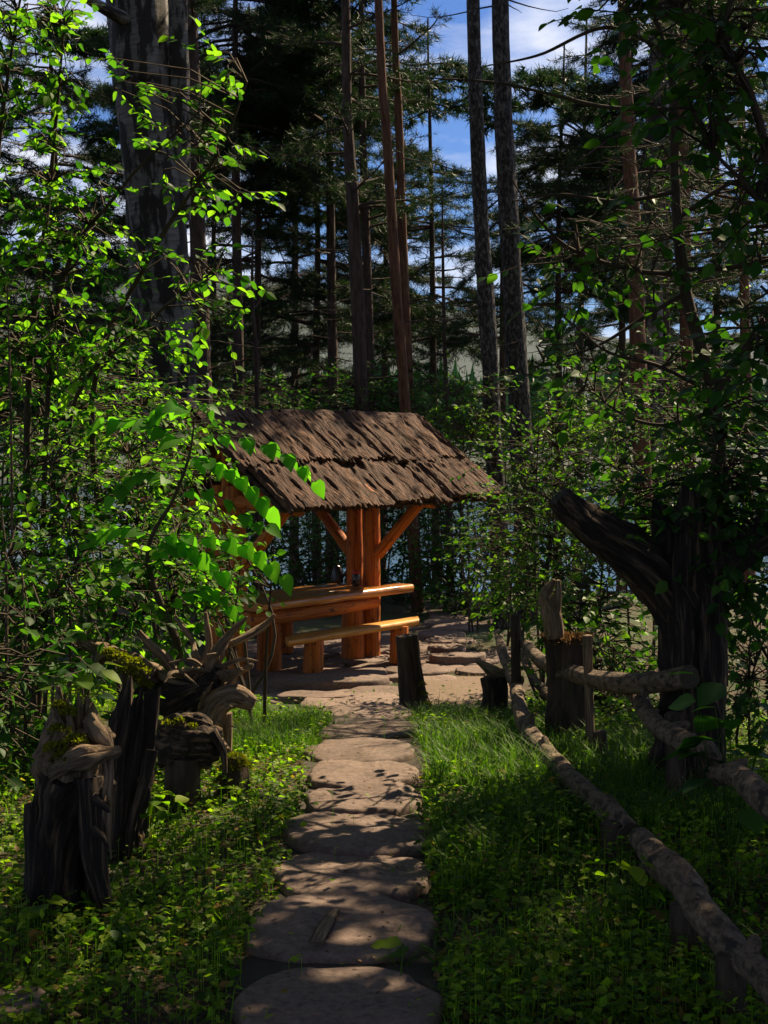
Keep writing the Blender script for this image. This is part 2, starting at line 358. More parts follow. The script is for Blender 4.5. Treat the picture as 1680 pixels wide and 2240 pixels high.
def soilmat():
    m, nt, b, o = mat('forest_soil'); tc = N_(nt, 'ShaderNodeTexCoord'); co = tc.outputs['Object']
    n1 = noise_n(nt, co, 1.2, 8, .65); n2 = noise_n(nt, co, 30, 8, .75)
    c = ramp(nt, n2, [(.3, (.025, .017, .011)), (.5, (.075, .05, .03)), (.7, (.15, .105, .06))])
    c2 = ramp(nt, n2, [(.3, (.02, .028, .008)), (.7, (.07, .10, .02))]); c = mixc(nt, ramp(nt, n1, [(.42, (0, 0, 0)), (.58, (1, 1, 1))]), c, c2)
    geo = N_(nt, 'ShaderNodeSeparateXYZ'); nt.links.new(co, geo.inputs[0]); mr = N_(nt, 'ShaderNodeMapRange'); mr.inputs[1].default_value = 140; mr.inputs[2].default_value = 220
    nt.links.new(geo.outputs['Y'], mr.inputs[0]); nf = noise_n(nt, co, .02, 8, .7)
    c = mixc(nt, mr.outputs[0], c, ramp(nt, nf, [(.35, (.010, .022, .016)), (.65, (.022, .04, .024))]))
    nt.links.new(c, b.inputs['Base Color']); b.inputs['Roughness'].default_value = .95; bump(nt, b, n2, .8, .03); return m
M['soil'] = soilmat()
def simple(name, col, rough=.5, metal=0.0, bscale=None):
    m, nt, b, o = mat(name); tc = N_(nt, 'ShaderNodeTexCoord'); n1 = noise_n(nt, tc.outputs['Object'], bscale or 12, 5, .6)
    c = mixc(nt, ramp(nt, n1, [(.3, (0, 0, 0)), (.7, (1, 1, 1))]), tuple(v * .75 for v in col), tuple(min(1, v * 1.15) for v in col)); nt.links.new(c, b.inputs['Base Color'])
    b.inputs['Roughness'].default_value = rough; b.inputs['Metallic'].default_value = metal; return m, nt, b, o
M['pathsoil'] = simple('dark_soil', (.045, .032, .022), .95, 0, 30)[0]  # darker soil tone under and between the path and terrace stones
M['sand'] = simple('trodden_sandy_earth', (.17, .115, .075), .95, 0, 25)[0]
M['kettle'] = simple('dark_enamel', (.05, .04, .04), .25, .3)[0]
M['red'] = simple('red_plastic', (.5, .03, .02), .4)[0]
m_, nt_, b_, o_ = simple('jar_glass', (.9, .95, .92), .03); b_.inputs['Transmission Weight'].default_value = .95; b_.inputs['IOR'].default_value = 1.3; M['glass'] = m_
M['jam'] = simple('red_preserve', (.3, .04, .02), .3)[0]
m_, nt_, b_, o_ = mat('river_water'); b_.inputs['Base Color'].default_value = (.02, .05, .05, 1); b_.inputs['Roughness'].default_value = .12; b_.inputs['Specular IOR Level'].default_value = .6
tc_ = N_(nt_, 'ShaderNodeTexCoord'); mp_ = N_(nt_, 'ShaderNodeMapping'); mp_.inputs['Scale'].default_value = (1, .35, 1); nt_.links.new(tc_.outputs['Object'], mp_.inputs[0])
bump(nt_, b_, noise_n(nt_, mp_.outputs[0], 1.6, 5, .6), .5, .12); M['water'] = m_

# ------------------------------------------------------------------ ground, river, far side
def grow(a, b, n): return np.sign(b - a) * (np.geomspace(1, abs(b - a) + 1, n) - 1) + a
xs = np.concatenate([grow(-5, -3000, 26)[::-1][:-1], np.arange(-5, 5.01, .08), grow(5.0, 3000, 26)[1:]])
ys = np.concatenate([np.linspace(-400, 1.0, 8)[:-1], np.arange(1.0, 18, .08), grow(18, 5000, 70)])
gx, gy = np.meshgrid(xs, ys); gz = tz(gx, gy); mb = MB(); idx = np.arange(gx.size).reshape(gx.shape)
mb.add(np.stack([gx, gy, gz], -1), [np.stack([idx[:-1, :-1], idx[:-1, 1:], idx[1:, 1:], idx[1:, :-1]], -1).reshape(-1, 4)])
tag(part('ground', mb, M['soil']), kind='structure')
mb = MB(); wx = np.array([-900, -300, 0, 300, 900.]); wy = np.array([22, 60, 120, 230.]); A, B = np.meshgrid(wx, wy); idx = np.arange(A.size).reshape(A.shape)
mb.add(np.stack([A, B, A * 0 - 4.1], -1), [np.stack([idx[:-1, :-1], idx[:-1, 1:], idx[1:, 1:], idx[1:, :-1]], -1).reshape(-1, 4)])
tag(part('river', mb, M['water']), kind='structure')

# far wood on the other bank: reads as one mass
mb = MB(); n = 900; fx = rng.uniform(-220, 260, n); fy = 215 + 190 * rng.random(n) ** 1.3; fz = tz(fx, fy)
for i in range(n):
    h = rng.uniform(9, 18) * (1.15 if fy[i] > 300 else 1); r = h * rng.uniform(.13, .2); k = 7
    rings = np.linspace(0.05, 1, 7); a = np.linspace(0, 2 * math.pi, k, endpoint=False) + rng.random() * 6; V = []
    for j, t in enumerate(rings):
        rr = r * (1 - t) ** .8 * (1.25 if j % 2 == 0 else .75) * (1 + .25 * rng.normal(size=k)); V.append(np.stack([fx[i] + rr * np.cos(a), fy[i] + rr * np.sin(a), fz[i] + h * t + 0 * a], -1))
    idx = np.arange(7 * k).reshape(7, k)
    mb.add(np.concatenate(V), [np.stack([idx[:-1], np.roll(idx[:-1], -1, 1), np.roll(idx[1:], -1, 1), idx[1:]], -1).reshape(-1, 4)], lv=rng.random())
tag(part('far_wood', mb, M['leaf3'], smooth=False), 'distant dark conifer wood across the river', 'wood', kind='stuff')
print('terrain', round(time.time() - T0, 1))

# ------------------------------------------------------------------ path and terrace, stone by stone
rng = np.random.default_rng(104)
def onplane(px, py, z):
    a = pix(px, py, 1.0); d = a - np.array([0, 0, H]); return np.array([0, 0, H]) + d * ((z - H) / d[2])
slabs = [(730, 2243, 232), (750, 2066, 206), (772, 1943, 166), (780, 1852, 162), (792, 1776, 126), (796, 1722, 124), (792, 1671, 122), (806, 1625, 110), (800, 1584, 108), (770, 1556, 112)]
mb = MB(); L = np.array([ground(px, py)[:2] for px, py, hw in slabs]); L = np.vstack([[-.05, 2.2], L, [-.35, 10.6]]); Q = smooth_path(L, 60)
W = .3 + .04 * fbm(np.stack([Q[:, 1] * 2, Q[:, 0] * 0, Q[:, 0] * 0], -1), 5, 2)
col = np.linspace(-1, 1, 7); X = Q[:, :1] + W[:, None] * col; Y = np.repeat(Q[:, 1:], 7, 1)
Z = tz(X, Y) + .006 + .012 * (1 - np.abs(col)); idx = np.arange(X.size).reshape(X.shape)
mb.add(np.stack([X, Y, Z], -1), [np.stack([idx[:-1, :-1], idx[:-1, 1:], idx[1:, 1:], idx[1:, :-1]], -1).reshape(-1, 4)])
path = tag(part('path', mb, M['pathsoil']), kind='structure')
for i, (px, py, hw) in enumerate(slabs):
    p = ground(px, py - 14); r = hw * p[1] / F; c = np.array([p[0], p[1], tz(p[0], p[1]) + .045])
    disc_stone(mb := MB(), c, r, min(r * (1.02 if i < 5 else 1.08), .35), .075, rng.uniform(-.3, .3), 20 + i, .09 if i < 4 else .15, 56, (rng.uniform(-.03, .03), rng.uniform(-.03, .01)), 2.3)
    part('stepping_stone', mb, M['stone'], path)
# gazebo frame of reference
GC = np.array([-.371, 13.758, FLOOR]); TH = .846
D1 = np.array([math.cos(TH), math.sin(TH), 0]); D2 = np.array([math.sin(TH), -math.cos(TH), 0]); UZ = np.array([0, 0, 1.0])
def g(a, b, z): return GC + D1 * a + D2 * b + UZ * z
mb = MB(); A, B = np.meshgrid(np.linspace(-2.6, 1.3, 24), np.linspace(-1.5, 1.25, 18)); P = GC + A[..., None] * D1 + B[..., None] * D2
P[..., 2] = FLOOR - .012; idx = np.arange(A.size).reshape(A.shape)
mb.add(P.reshape(-1, 3), [np.stack([idx[:-1, :-1], idx[1:, :-1], idx[1:, 1:], idx[:-1, 1:]], -1).reshape(-1, 4)])
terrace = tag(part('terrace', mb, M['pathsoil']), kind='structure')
k = 0; a = -2.5
row = 0
for b in np.arange(-1.3, 1.2, .47):
    a = -2.5 + (row % 2) * .3; row += 1
    while a < 1.2:
        w = rng.uniform(.5, .8); c = g(a + w / 2, b + rng.uniform(-.03, .03), .022 + rng.uniform(-.006, .006))
        disc_stone(mb := MB(), c, w * .5 - .012, .222, .05, TH, 60 + k, .06, 26, (rng.uniform(-.01, .01), rng.uniform(-.01, .01)), 4.5)
        part('paving_stone', mb, M['stone'], terrace); a += w; k += 1
for px, py, rx, ry, th, dz, rot in [(706, 1512, .56, .26, .12, .09, .05), (702, 1546, .37, .14, .09, .07, 0), (977, 1436, .2, .2, .1, .07, 0), (1000, 1462, .27, .16, .14, .10, .1),
                                (890, 1440, .25, .2, .06, .03, 0), (830, 1530, .3, .17, .06, .04, .1), (640, 1475, .34, .2, .07, .045, .2), (760, 1488, .36, .2, .07, .05, 0), (850, 1497, .28, .17, .06, .04, .2), (940, 1500, .26, .16, .05, .03, .1), (1050, 1480, .24, .2, .05, .03, 0), (560, 1508, .26, .16, .06, .04, .1), (600, 1490, .3, .2, .08, .05, .3), (905, 1478, .3, .17, .06, .03, .2)]:
    p = ground(px, py - 10); disc_stone(mb := MB(), np.array([p[0], p[1], tz(p[0], p[1]) + dz]), rx, ry, th, rot, 200 + px, .08, 34, power=2.6)
    part('paving_stone', mb, M['stone'], terrace)
mb = MB(); A, B = np.meshgrid(np.linspace(-1, 1, 16), np.linspace(-1, 1, 16)); c = ground(1000, 1512); X, Y = c[0] + A * .5 * (1 + .1 * B), c[1] + B * .75
idx = np.arange(A.size).reshape(A.shape); mb.add(np.stack([X, Y, tz(X, Y) + .012 + .03 * (1 - np.maximum(np.abs(A), np.abs(B))) - .02 * (np.maximum(np.abs(A), np.abs(B)) > .99)], -1), [np.stack([idx[:-1, :-1], idx[:-1, 1:], idx[1:, 1:], idx[1:, :-1]], -1).reshape(-1, 4)])
tag(part('sandy_patch', mb, M['sand']), kind='structure')
mb = MB(); pts = np.array([[.65, 14.3], [.85, 15.6], [.75, 17.0], [.5, 18.6]]); Q = smooth_path(pts, 20); col = np.linspace(-1, 1, 5); X = Q[:, :1] + .32 * col; Y = np.repeat(Q[:, 1:], 5, 1)
idx = np.arange(X.size).reshape(X.shape); mb.add(np.stack([X, Y, tz(X, Y) + .01], -1), [np.stack([idx[:-1, :-1], idx[:-1, 1:], idx[1:, 1:], idx[1:, :-1]], -1).reshape(-1, 4)])
fpath = tag(part('far_path', mb, M['soil']), kind='structure')
for i, (px, py) in enumerate([(955, 1424), (985, 1406), (965, 1392), (992, 1378), (975, 1366), (988, 1354), (980, 1343)]):
    p = ground(px, py); disc_stone(mb := MB(), np.array([p[0], p[1], tz(p[0], p[1]) + .04]), .27, .24, .06, 0, 300 + i, .1, 22); part('stepping_stone', mb, M['stone'], fpath)

# ------------------------------------------------------------------ gazebo
rng = np.random.default_rng(105)
RL0, RL1, RW, HR, HE, S0, S1 = -2.02, 1.03, 1.09, 2.40, 1.62, -1.605, .231
gz_ = thing('gazebo', 'open picnic shelter of orange logs with a dark bark roof beyond the stone path', 'gazebo', g(-.6, 0, 0))
def log(name, P, r, parent, m='log', seg=14, n=12, rough=.05, seed=None, **k):
    return part(name, tube(MB(), P, r, seg, n, rough, 5, seed if seed is not None else int(rng.integers(1e4)), **k), M[m], parent)
for s in (S0, S1):
    for b, r in ((.115, .092), (-.115, .086)):
        log('post', [g(s, b, -.02), g(s + .01, b, .8), g(s, b * .98, HE + .18)], [r * 1.05, r, r * .95], gz_, n=22, rough=.09)
    log('cross_beam', [g(s + .0, -.93, HE - .01), g(s, 0, HE + .04), g(s, .95, HE - .01)], [.06, .07, .06], gz_)
    for sg in (1, -1):
        log('brace', [g(s + .02, sg * .19, 1.06), g(s + .02, sg * .74, HE - .03)], [.062, .055], gz_, n=8)
for b in (-.86, .86):
    log('eave_purlin', [g(RL0 + .1, b, HE + .035), g(-.6, b, HE + .04), g(RL1 - .05, b, HE + .035)], [.06, .065, .055], gz_, n=18)
rf_ = log('roof_frame', [g(RL0 + .1, 0, HR - .12), g(RL1 - .1, 0, HR - .12)], [.06, .055], gz_, n=14)
for s in (S0, S1): log('king_post', [g(s, 0, HE + .1), g(s, 0, HR - .12)], [.06, .055], gz_, n=6)
for sg in (1, -1):
    for s in (RL0 + .25, S0 + .25, -.7, S1 - .2, RL1 - .2):
        log('rafter', [g(s, sg * .05, HR - .09), g(s, sg * 1.02, HE + .04 + .03)], [.035, .032], rf_, seg=8, n=5)
# boards under the bark
def slope(sg): return nrm(D2 * sg * RW + UZ * (HE - HR)), nrm(D2 * sg * (HR - HE) + UZ * RW)
SLEN = math.hypot(RW, HR - HE)
for sg in (1, -1):
    dn, up = slope(sg); mb = MB()
    nb = 6
    for j in range(nb):
        s0, s1 = j / nb + .004, (j + 1) / nb - .004; V = []
        for z in (0.0, .02):
            for (a, s) in ((RL0 + .06, s0), (RL1 - .04, s0), (RL1 - .04, s1), (RL0 + .06, s1)): V.append(g(a, 0, HR) + dn * s * SLEN + up * (z - .03))
        V = np.array(V); q = np.array([[0, 3, 2, 1], [4, 5, 6, 7], [0, 1, 5, 4], [1, 2, 6, 5], [2, 3, 7, 6], [3, 0, 4, 7]])
        part('roof_board', MB().add(V, [q], V @ np.stack([D2, UZ, D1], 1)), M['stumpwood'], rf_, smooth=False)
def shingle_mesh(seed):
    nx, ny = 26, 44; x, y = np.meshgrid(np.linspace(-.5, .5, nx), np.linspace(0, 1, ny))
    q = np.stack([x * 15 + .5 * noise(np.stack([x * 3, y * 4, x * 0 + seed], -1), seed), y * 1.7, x * 0 + seed * 3.3], -1)
    fur = np.abs(fbm(q, seed, 3)); z = .028 * (1 - (2 * x) ** 2) + .024 * (.6 - fur) + .014 * fbm(np.stack([x * 4, y * 6, x * 0 + seed], -1), seed + 3, 2)
    yy = y + y * (.035 * noise(np.stack([x * 9, x * 0, x * 0 + seed], -1), seed + 1) + .03 * noise(np.stack([x * 24, x * 0, x * 0 + seed], -1), seed + 2)); xx = x * (1 + .10 * noise(np.stack([y * 5, x * 0 + (x > 0), x * 0 + seed], -1), seed + 7))
    V = np.stack([xx, yy, z], -1); idx = np.arange(nx * ny).reshape(ny, nx); mb = MB()
    gr = np.stack([x * .22, fur * .1, y * .7], -1) + seed * 1.37
    mb.add(V, [np.stack([idx[:-1, :-1], idx[:-1, 1:], idx[1:, 1:], idx[1:, :-1]], -1).reshape(-1, 4)], gr)
    E = np.concatenate([idx[0], idx[1:, -1], idx[-1, -2::-1], idx[-2:0:-1, 0]]); T = V.reshape(-1, 3)[E]; Bt = T - [0, 0, .04]; m = len(E); e = np.arange(m)
    mb.add(np.vstack([T, Bt]), [np.stack([e, e + m, np.roll(e, -1) + m, np.roll(e, -1)], -1)], np.vstack([gr.reshape(-1, 3)[E]] * 2))
    c = V[..., 2] * 0 - .01; me = mb.mesh('bark_shingle'); me.materials.append(M['shingle']); return me
SH = [shingle_mesh(s) for s in range(6)]
for sg in (1, -1):
    dn, up = slope(sg)
    for (s0, ln, off, a0, a1, k) in ((.50, .53, .03, RL0 + .10, RL1 + .10, 0), (-.015, .58, .06, RL0, RL1, 1)):
        a = a0
        while a < a1 - .06:
            w = rng.uniform(.15, .30); w = min(w, a1 - a + .03)
            P = g(a + w / 2, 0, HR) + dn * (s0 + rng.uniform(-.008, .008)) * SLEN + up * (off + rng.uniform(-.012, .03))
            tl = nrm(dn + D1 * rng.uniform(-.02, .03) + up * rng.uniform(-.012, .02))
            put('bark_shingle', SH[int(rng.integers(6))], frame(P, tl, nrm(up + D1 * rng.uniform(-.06, .06)), (w * 1.16, ln * SLEN * rng.uniform(.96, 1.05), 1)), rf_); a += w
a = RL0 - .02
while a < RL1 - .05:                                          # bark folded over the ridge
    w = rng.uniform(.4, .65); x, t = np.meshgrid(np.linspace(0, min(w, RL1 + .02 - a) + .04, 14), np.linspace(-1, 1, 13)); h = HR + .085 + .02 * rng.random()
    zz = h - .13 * np.abs(t) ** 1.3 * .9 + .016 * fbm(np.stack([x * 5 + a, t * 7, x * 0], -1), 4, 3); V = GC + (a + x)[..., None] * D1 + (t * .17)[..., None] * D2 + zz[..., None] * UZ
    idx = np.arange(x.size).reshape(x.shape); fq = np.stack([idx[:-1, :-1], idx[:-1, 1:], idx[1:, 1:], idx[1:, :-1]], -1).reshape(-1, 4)
    gr = np.stack([t * .2, zz, x + a], -1).reshape(-1, 3); mb = MB().add(V.reshape(-1, 3), [fq], gr); mb.add(V.reshape(-1, 3) - UZ * .018, [fq[:, ::-1]], gr)
    part('ridge_bark', mb, M['shingle'], rf_); a += w

# table and bench
def plank(name, a0, a1, b0, b1, z0, z1, parent, m, seed, skew=0.0, wav=.012, taper=0.0):
    nx = 26; a = np.linspace(a0, a1, nx); V = []; G = []
    e0 = b0 + wav * fbm(np.stack([a * 3, a * 0 + seed, a * 0], -1), seed, 3); e1 = b1 + wav * fbm(np.stack([a * 3, a * 0 + seed + 5, a * 0], -1), seed + 1, 3) - taper * (a - a0) / (a1 - a0)
    prof = [(0.0, .55), (.06, .9), (.16, 1.0), (.5, 1.0), (.84, 1.0), (.95, .9), (1.0, .55), (.94, 0.0), (.06, 0.0)]
    for t, h in prof:
        b = e0 + (e1 - e0) * t; z = z0 + (z1 - z0) * h + .003 * noise(np.stack([a * 6, b * 9, a * 0], -1), seed)
        V.append(GC + (a + skew * t)[:, None] * D1 + b[:, None] * D2 + z[:, None] * UZ); G.append(np.stack([b, z * 1.0 + 0 * a, a], -1))
    V = np.array(V); G = np.array(G); k = len(prof); idx = np.arange(k * nx).reshape(k, nx); r = np.roll(idx, -1, 0)
    mb = MB(); mb.add(V.reshape(-1, 3), [np.stack([idx[:, :-1], idx[:, 1:], r[:, 1:], r[:, :-1]], -1).reshape(-1, 4)], G.reshape(-1, 3) + seed)
    for c in (0, -1):
        e = np.arange(k); W = np.vstack([V[:, c], V[:, c].mean(0)[None]]); f = np.stack([e, np.roll(e, -1), e * 0 + k], -1); mb.add(W, [f if c else f[:, ::-1]], np.vstack([G[:, c], G[:, c].mean(0)[None]]) * [1, 1, 0.2] + seed)
    return part(name, mb, M[m], parent)
tb = thing('picnic_table', 'long varnished slab table on log legs under the bark roof', 'table', g(-.6, .1, 0))
plank('table_plank', -1.62, .52, .21, .43, .665, .745, tb, 'plank', 3, .05, .015, .02)
plank('table_plank', -1.55, .09, -.06, .205, .675, .742, tb, 'plank', 5, .04)
plank('table_plank', -1.50, .07, -.36, -.065, .675, .744, tb, 'plank', 8, .03)
log('table_rail', [g(-1.66, .30, .585), g(-.6, .31, .59), g(.10, .30, .60)], [.075, .07, .065], tb, n=18, rough=.1)
for a_ in (-1.15, .02): log('leg', [g(a_, .06, .02), g(a_, .06, .58)], [.12, .105], tb, n=8, rough=.08)
bn = thing('bench', 'low slab bench of honey coloured wood in front of the picnic table', 'bench', g(-.45, .62, 0))
plank('seat', -1.36, .50, .50, .73, .375, .437, bn, 'bench', 12, -.18, .016, .05)
for a_ in (-1.12, .08): log('leg', [g(a_, .62, .02), g(a_ + .01, .62, .385)], [.098, .09], bn, n=8, rough=.07)
b2 = thing('bench', 'far bench half hidden behind the picnic table', 'bench', g(-.6, -.7, 0))
plank('seat', -1.4, .1, -.82, -.58, .375, .437, b2, 'bench', 15)
for a_ in (-1.1, -.2): log('leg', [g(a_, -.7, .02), g(a_, -.7, .385)], [.095, .09], b2, n=8, rough=.07)
TT = FLOOR + .744
kp = onplane(738, 1274, TT); ke = thing('kettle', 'dark enamel kettle on the table beside the posts', 'kettle', kp)
part('body', lathe(MB(), kp, [(0, 0), (.062, 0), (.066, .01), (.06, .06), (.05, .12), (.04, .15), (.036, .16), (0, .165)]), M['kettle'], ke)
part('lid', lathe(MB(), kp + UZ * .16, [(.038, 0), (.036, .008), (.012, .016), (.008, .022), (.013, .03), (.010, .038), (0, .04)]), M['kettle'], ke)
part('handle', tube(MB(), [kp + [-.04, 0, .145], kp + [-.09, 0, .14], kp + [-.105, 0, .09], kp + [-.085, 0, .045], kp + [-.058, 0, .035]], .007, 8, 18), M['kettle'], ke)
part('spout', tube(MB(), [kp + [.05, 0, .06], kp + [.085, 0, .1], kp + [.1, 0, .14]], [.016, .011, .008], 8, 8), M['kettle'], ke)
jp = onplane(779, 1281, TT + .001); jr = thing('jar', 'glass jar with a red lid standing on the table', 'jar', jp)
part('glass_body', lathe(MB(), jp, [(0, 0), (.042, 0), (.046, .008), (.046, .10), (.036, .118), (.036, .13), (.033, .13), (.033, .118), (.043, .10), (.043, .01), (0, .006)]), M['glass'], jr)
part('contents', lathe(MB(), jp, [(0, .008), (.041, .012), (.041, .05), (0, .05)]), M['jam'], jr)
part('lid', lathe(MB(), jp + UZ * .125, [(.038, 0), (.04, .002), (.04, .018), (.036, .022), (0, .022)]), M['red'], jr)
cp = onplane(762, 1274, TT + .001); cu = thing('drinking_glass', 'small clear glass between the kettle and the red lidded jar', 'glass', cp)
part('glass_body', lathe(MB(), cp, [(0, 0), (.03, 0), (.036, .11), (.033, .11), (.028, .008), (0, .006)]), M['glass'], cu)
print('gazebo', round(time.time() - T0, 1))

# ------------------------------------------------------------------ stumps, snags, driftwood
rng = np.random.default_rng(106)
def tufts(mb, centers, n, rad, ln=.02, up=(0, 0, 1)):
    """short moss spikes over little cushions"""
    for c, k, r in zip(centers, np.broadcast_to(n, (len(centers),)), np.broadcast_to(rad, (len(centers),))):
        d = nrm(rng.normal(size=(k, 3)) + np.array(up) * .9); d[:, 2] = np.where(d[:, 2] < -.2, -d[:, 2], d[:, 2]); p = np.asarray(c) + d * r * np.array([1, 1, .55]) * rng.uniform(.75, 1.0, (k, 1))
        leaves(mb, LEAF_LO, p, d + .5 * rng.normal(size=(k, 3)), rng.normal(size=(k, 3)), ln * rng.uniform(.5, 1.3, k))
    return mb
def PX(px, py, Y): return pix(px, py, Y)
# near burnt stump on the left
Y0 = 4.62; b0 = ground(150, 1990); Y0 = b0[1]
st = thing('burnt_stump', 'hollow charred stump with mossy broken crown and splayed root legs, nearest on the left', 'stump', b0)
mb = MB()
tube(mb, [PX(125, 2010, Y0 + .03), PX(130, 1900, Y0 + .02), PX(140, 1780, Y0), PX(165, 1690, Y0 - .01)], [.13, .105, .115, .135], 48, 60, .3, 11, 1, .45, 14, jag=.05, hollow=.1)
tube(mb, [PX(196, 1700, Y0 - .1), PX(200, 1800, Y0 - .12), PX(215, 1920, Y0 - .1), PX(250, 2040, Y0 - .06)], [.055, .05, .036, .022], 14, 22, .25, 14, 2, .4, 8)
tube(mb, [PX(200, 1710, Y0 - .04), PX(212, 1800, Y0 - .02), PX(205, 1900, Y0), PX(200, 1990, Y0 + .02)], [.045, .032, .03, .03], 12, 16, .25, 14, 3, .4, 8)
tube(mb, [PX(80, 1760, Y0 - .03), PX(78, 1880, Y0 - .05), PX(70, 2010, Y0 - .05)], [.05, .045, .04], 12, 14, .25, 14, 4, .4, 8)
tube(mb, [PX(205, 1815, Y0 - .15), PX(222, 1828, Y0 - .17), PX(232, 1845, Y0 - .18)], [.018, .013, .006], 8, 8, .15, 14, 5)
tube(mb, [PX(205, 1745, Y0 - .14), PX(226, 1762, Y0 - .17), PX(238, 1775, Y0 - .18)], [.02, .013, .006], 8, 8, .15, 14, 6)
body = part('trunk', mb, M['char'], st)
for k in range(9):
    x0, y0 = rng.uniform(190, 245), rng.uniform(1640, 1760); part('splinter', tube(MB(), [PX(x0, y0, Y0 - .12), PX(x0 + rng.uniform(-6, 8), y0 + 60, Y0 - .13), PX(x0 + rng.uniform(-14, 6), y0 + rng.uniform(110, 190), Y0 - .12)], [.010, .014, .004], 8, 14, .3, 20, 300 + k, .3, 6, flat=.5), M['grey'], st)
mb = MB()
tube(mb, [PX(165, 1715, Y0 - .02), PX(168, 1650, Y0), PX(160, 1600, Y0 + .02)], [.135, .125, .07], 48, 36, .55, 17, 11, .5, 14, jag=.1, hollow=.06)
tube(mb, [PX(120, 1690, Y0 - .1), PX(190, 1660, Y0 - .14), PX(262, 1640, Y0 - .1)], [.045, .055, .022], 26, 40, .6, 24, 12, .5, 10, flat=.7)
for px, top, r, s in ((128, 1502, .026, 1), (146, 1530, .022, 2), (172, 1520, .02, 3), (192, 1560, .03, 4), (205, 1585, .022, 5), (140, 1570, .05, 6)):
    tube(mb, [PX(px + 6, 1660, Y0 + .03), PX(px + 3, (1640 + top) / 2, Y0 + .02), PX(px, top, Y0 + .02)], [r * 1.6, r * 1.1, r * .25], 16, 24, .55, 22, 20 + s, .5, 8)
tube(mb, [PX(195, 1570, Y0 - .03), PX(215, 1600, Y0 - .06), PX(245, 1640, Y0 - .08)], [.03, .03, .012], 16, 24, .5, 24, 31, .5, 8)
part('broken_crown', mb, M['grey'], st)
part('moss', tufts(MB(), [PX(x, y, Y0 + dy) for x, y, dy in ((120, 1640, -.12), (140, 1655, -.13), (165, 1625, -.1), (130, 1600, -.06), (175, 1660, -.14), (150, 1560, -.03), (110, 1665, -.1), (200, 1650, -.14), (130, 1545, -.01))], 260, [.035, .03, .04, .035, .03, .025, .03, .025, .02], .014), M['moss'], st, kind='stuff')
# second stump behind it
b1 = ground(272, 1868); Y1 = b1[1]
st = thing('split_stump', 'tall dark split stump with pale peeling edge behind the burnt stump', 'stump', b1); mb = MB()
tube(mb, [PX(268, 1885, Y1), PX(272, 1760, Y1), PX(285, 1650, Y1), PX(300, 1560, Y1)], [.115, .1, .085, .07], 44, 50, .35, 11, 41, .5, 13, jag=.14, hollow=.12)
tube(mb, [PX(330, 1640, Y1 - .05), PX(312, 1720, Y1 - .08), PX(290, 1800, Y1 - .1), PX(280, 1870, Y1 - .09)], [.03, .025, .02, .02], 10, 16, .25, 14, 42, .3, 6)
part('trunk', mb, M['char'], st)
# uprooted root plate with branches
Yr = 6.6; rb = np.array([*PX(400, 1600, Yr)[:2], 0]); rb[2] = tz(rb[0], rb[1])
rw = thing('root_wad', 'tangle of bleached upturned roots with mossy base on the left of the path', 'stump', rb); mb = MB()
tube(mb, [PX(250, 1640, Yr + .1), PX(330, 1560, Yr), PX(430, 1510, Yr - .1), PX(480, 1470, Yr - .1)], [.12, .13, .09, .04], 44, 60, .6, 12, 51, .5, 12)
part('root_base', mb, M['char'], rw)
roots = [([(430, 1530), (380, 1570), (300, 1600), (265, 1570)], .05, .015, -.25), ([(420, 1520), (470, 1440), (500, 1390), (540, 1350)], .045, .014, -.1), ([(400, 1530), (430, 1470), (455, 1420), (450, 1340)], .04, .012, 0),
         ([(400, 1500), (360, 1440), (320, 1400), (305, 1380)], .04, .014, 0), ([(330, 1480), (270, 1440), (210, 1420), (170, 1395)], .06, .028, .1), ([(430, 1500), (480, 1480), (520, 1470), (550, 1455)], .04, .02, -.2),
         ([(270, 1440), (230, 1430), (215, 1460), (232, 1490)], .04, .018, -.05), ([(450, 1520), (480, 1540), (500, 1500), (530, 1465)], .035, .015, -.2), ([(440, 1540), (420, 1560), (400, 1640), (395, 1690)], .03, .016, -.3),
         ([(470, 1420), (520, 1400), (575, 1370), (600, 1345)], .028, .01, 0), ([(470, 1480), (430, 1440), (420, 1400), (380, 1350)], .03, .01, .1), ([(360, 1560), (400, 1600), (470, 1610), (500, 1640)], .04, .014, -.3), ([(430, 1560), (455, 1590), (478, 1650)], .024, .02, -.35)]
for k in range(22):
    a_ = rng.uniform(0, 6.28); c0 = np.array([rng.uniform(330, 470), rng.uniform(1450, 1560)]); d_ = np.array([math.cos(a_) * 1.3, math.sin(a_) * .5 + .1]); l_ = rng.uniform(50, 130); b_ = rng.uniform(-25, 25, 2)
    roots.append(([tuple(c0), tuple(c0 + d_ * l_ * .5 + b_), tuple(c0 + d_ * l_)], rng.uniform(.012, .03), .005, rng.uniform(-.35, .15)))
for i, (pts, r0, r1, dy) in enumerate(roots):
    part('root', tube(MB(), [PX(x, y, Yr + dy * k / (len(pts) - 1) - .05 * (k % 2)) for k, (x, y) in enumerate(pts)], [r0, (r0 + r1) / 2, r1 * .7], 18, 40, .4, 20, 60 + i, .45, 9), M['grey'], rw)
part('moss', tufts(MB(), [PX(x, y, Yr - .12) for x, y in ((262, 1440), (290, 1452), (310, 1470), (240, 1430), (275, 1470), (300, 1490), (320, 1500))], 260, [.05, .05, .04, .035, .04, .04, .03], .016), M['moss'], rw, kind='stuff')
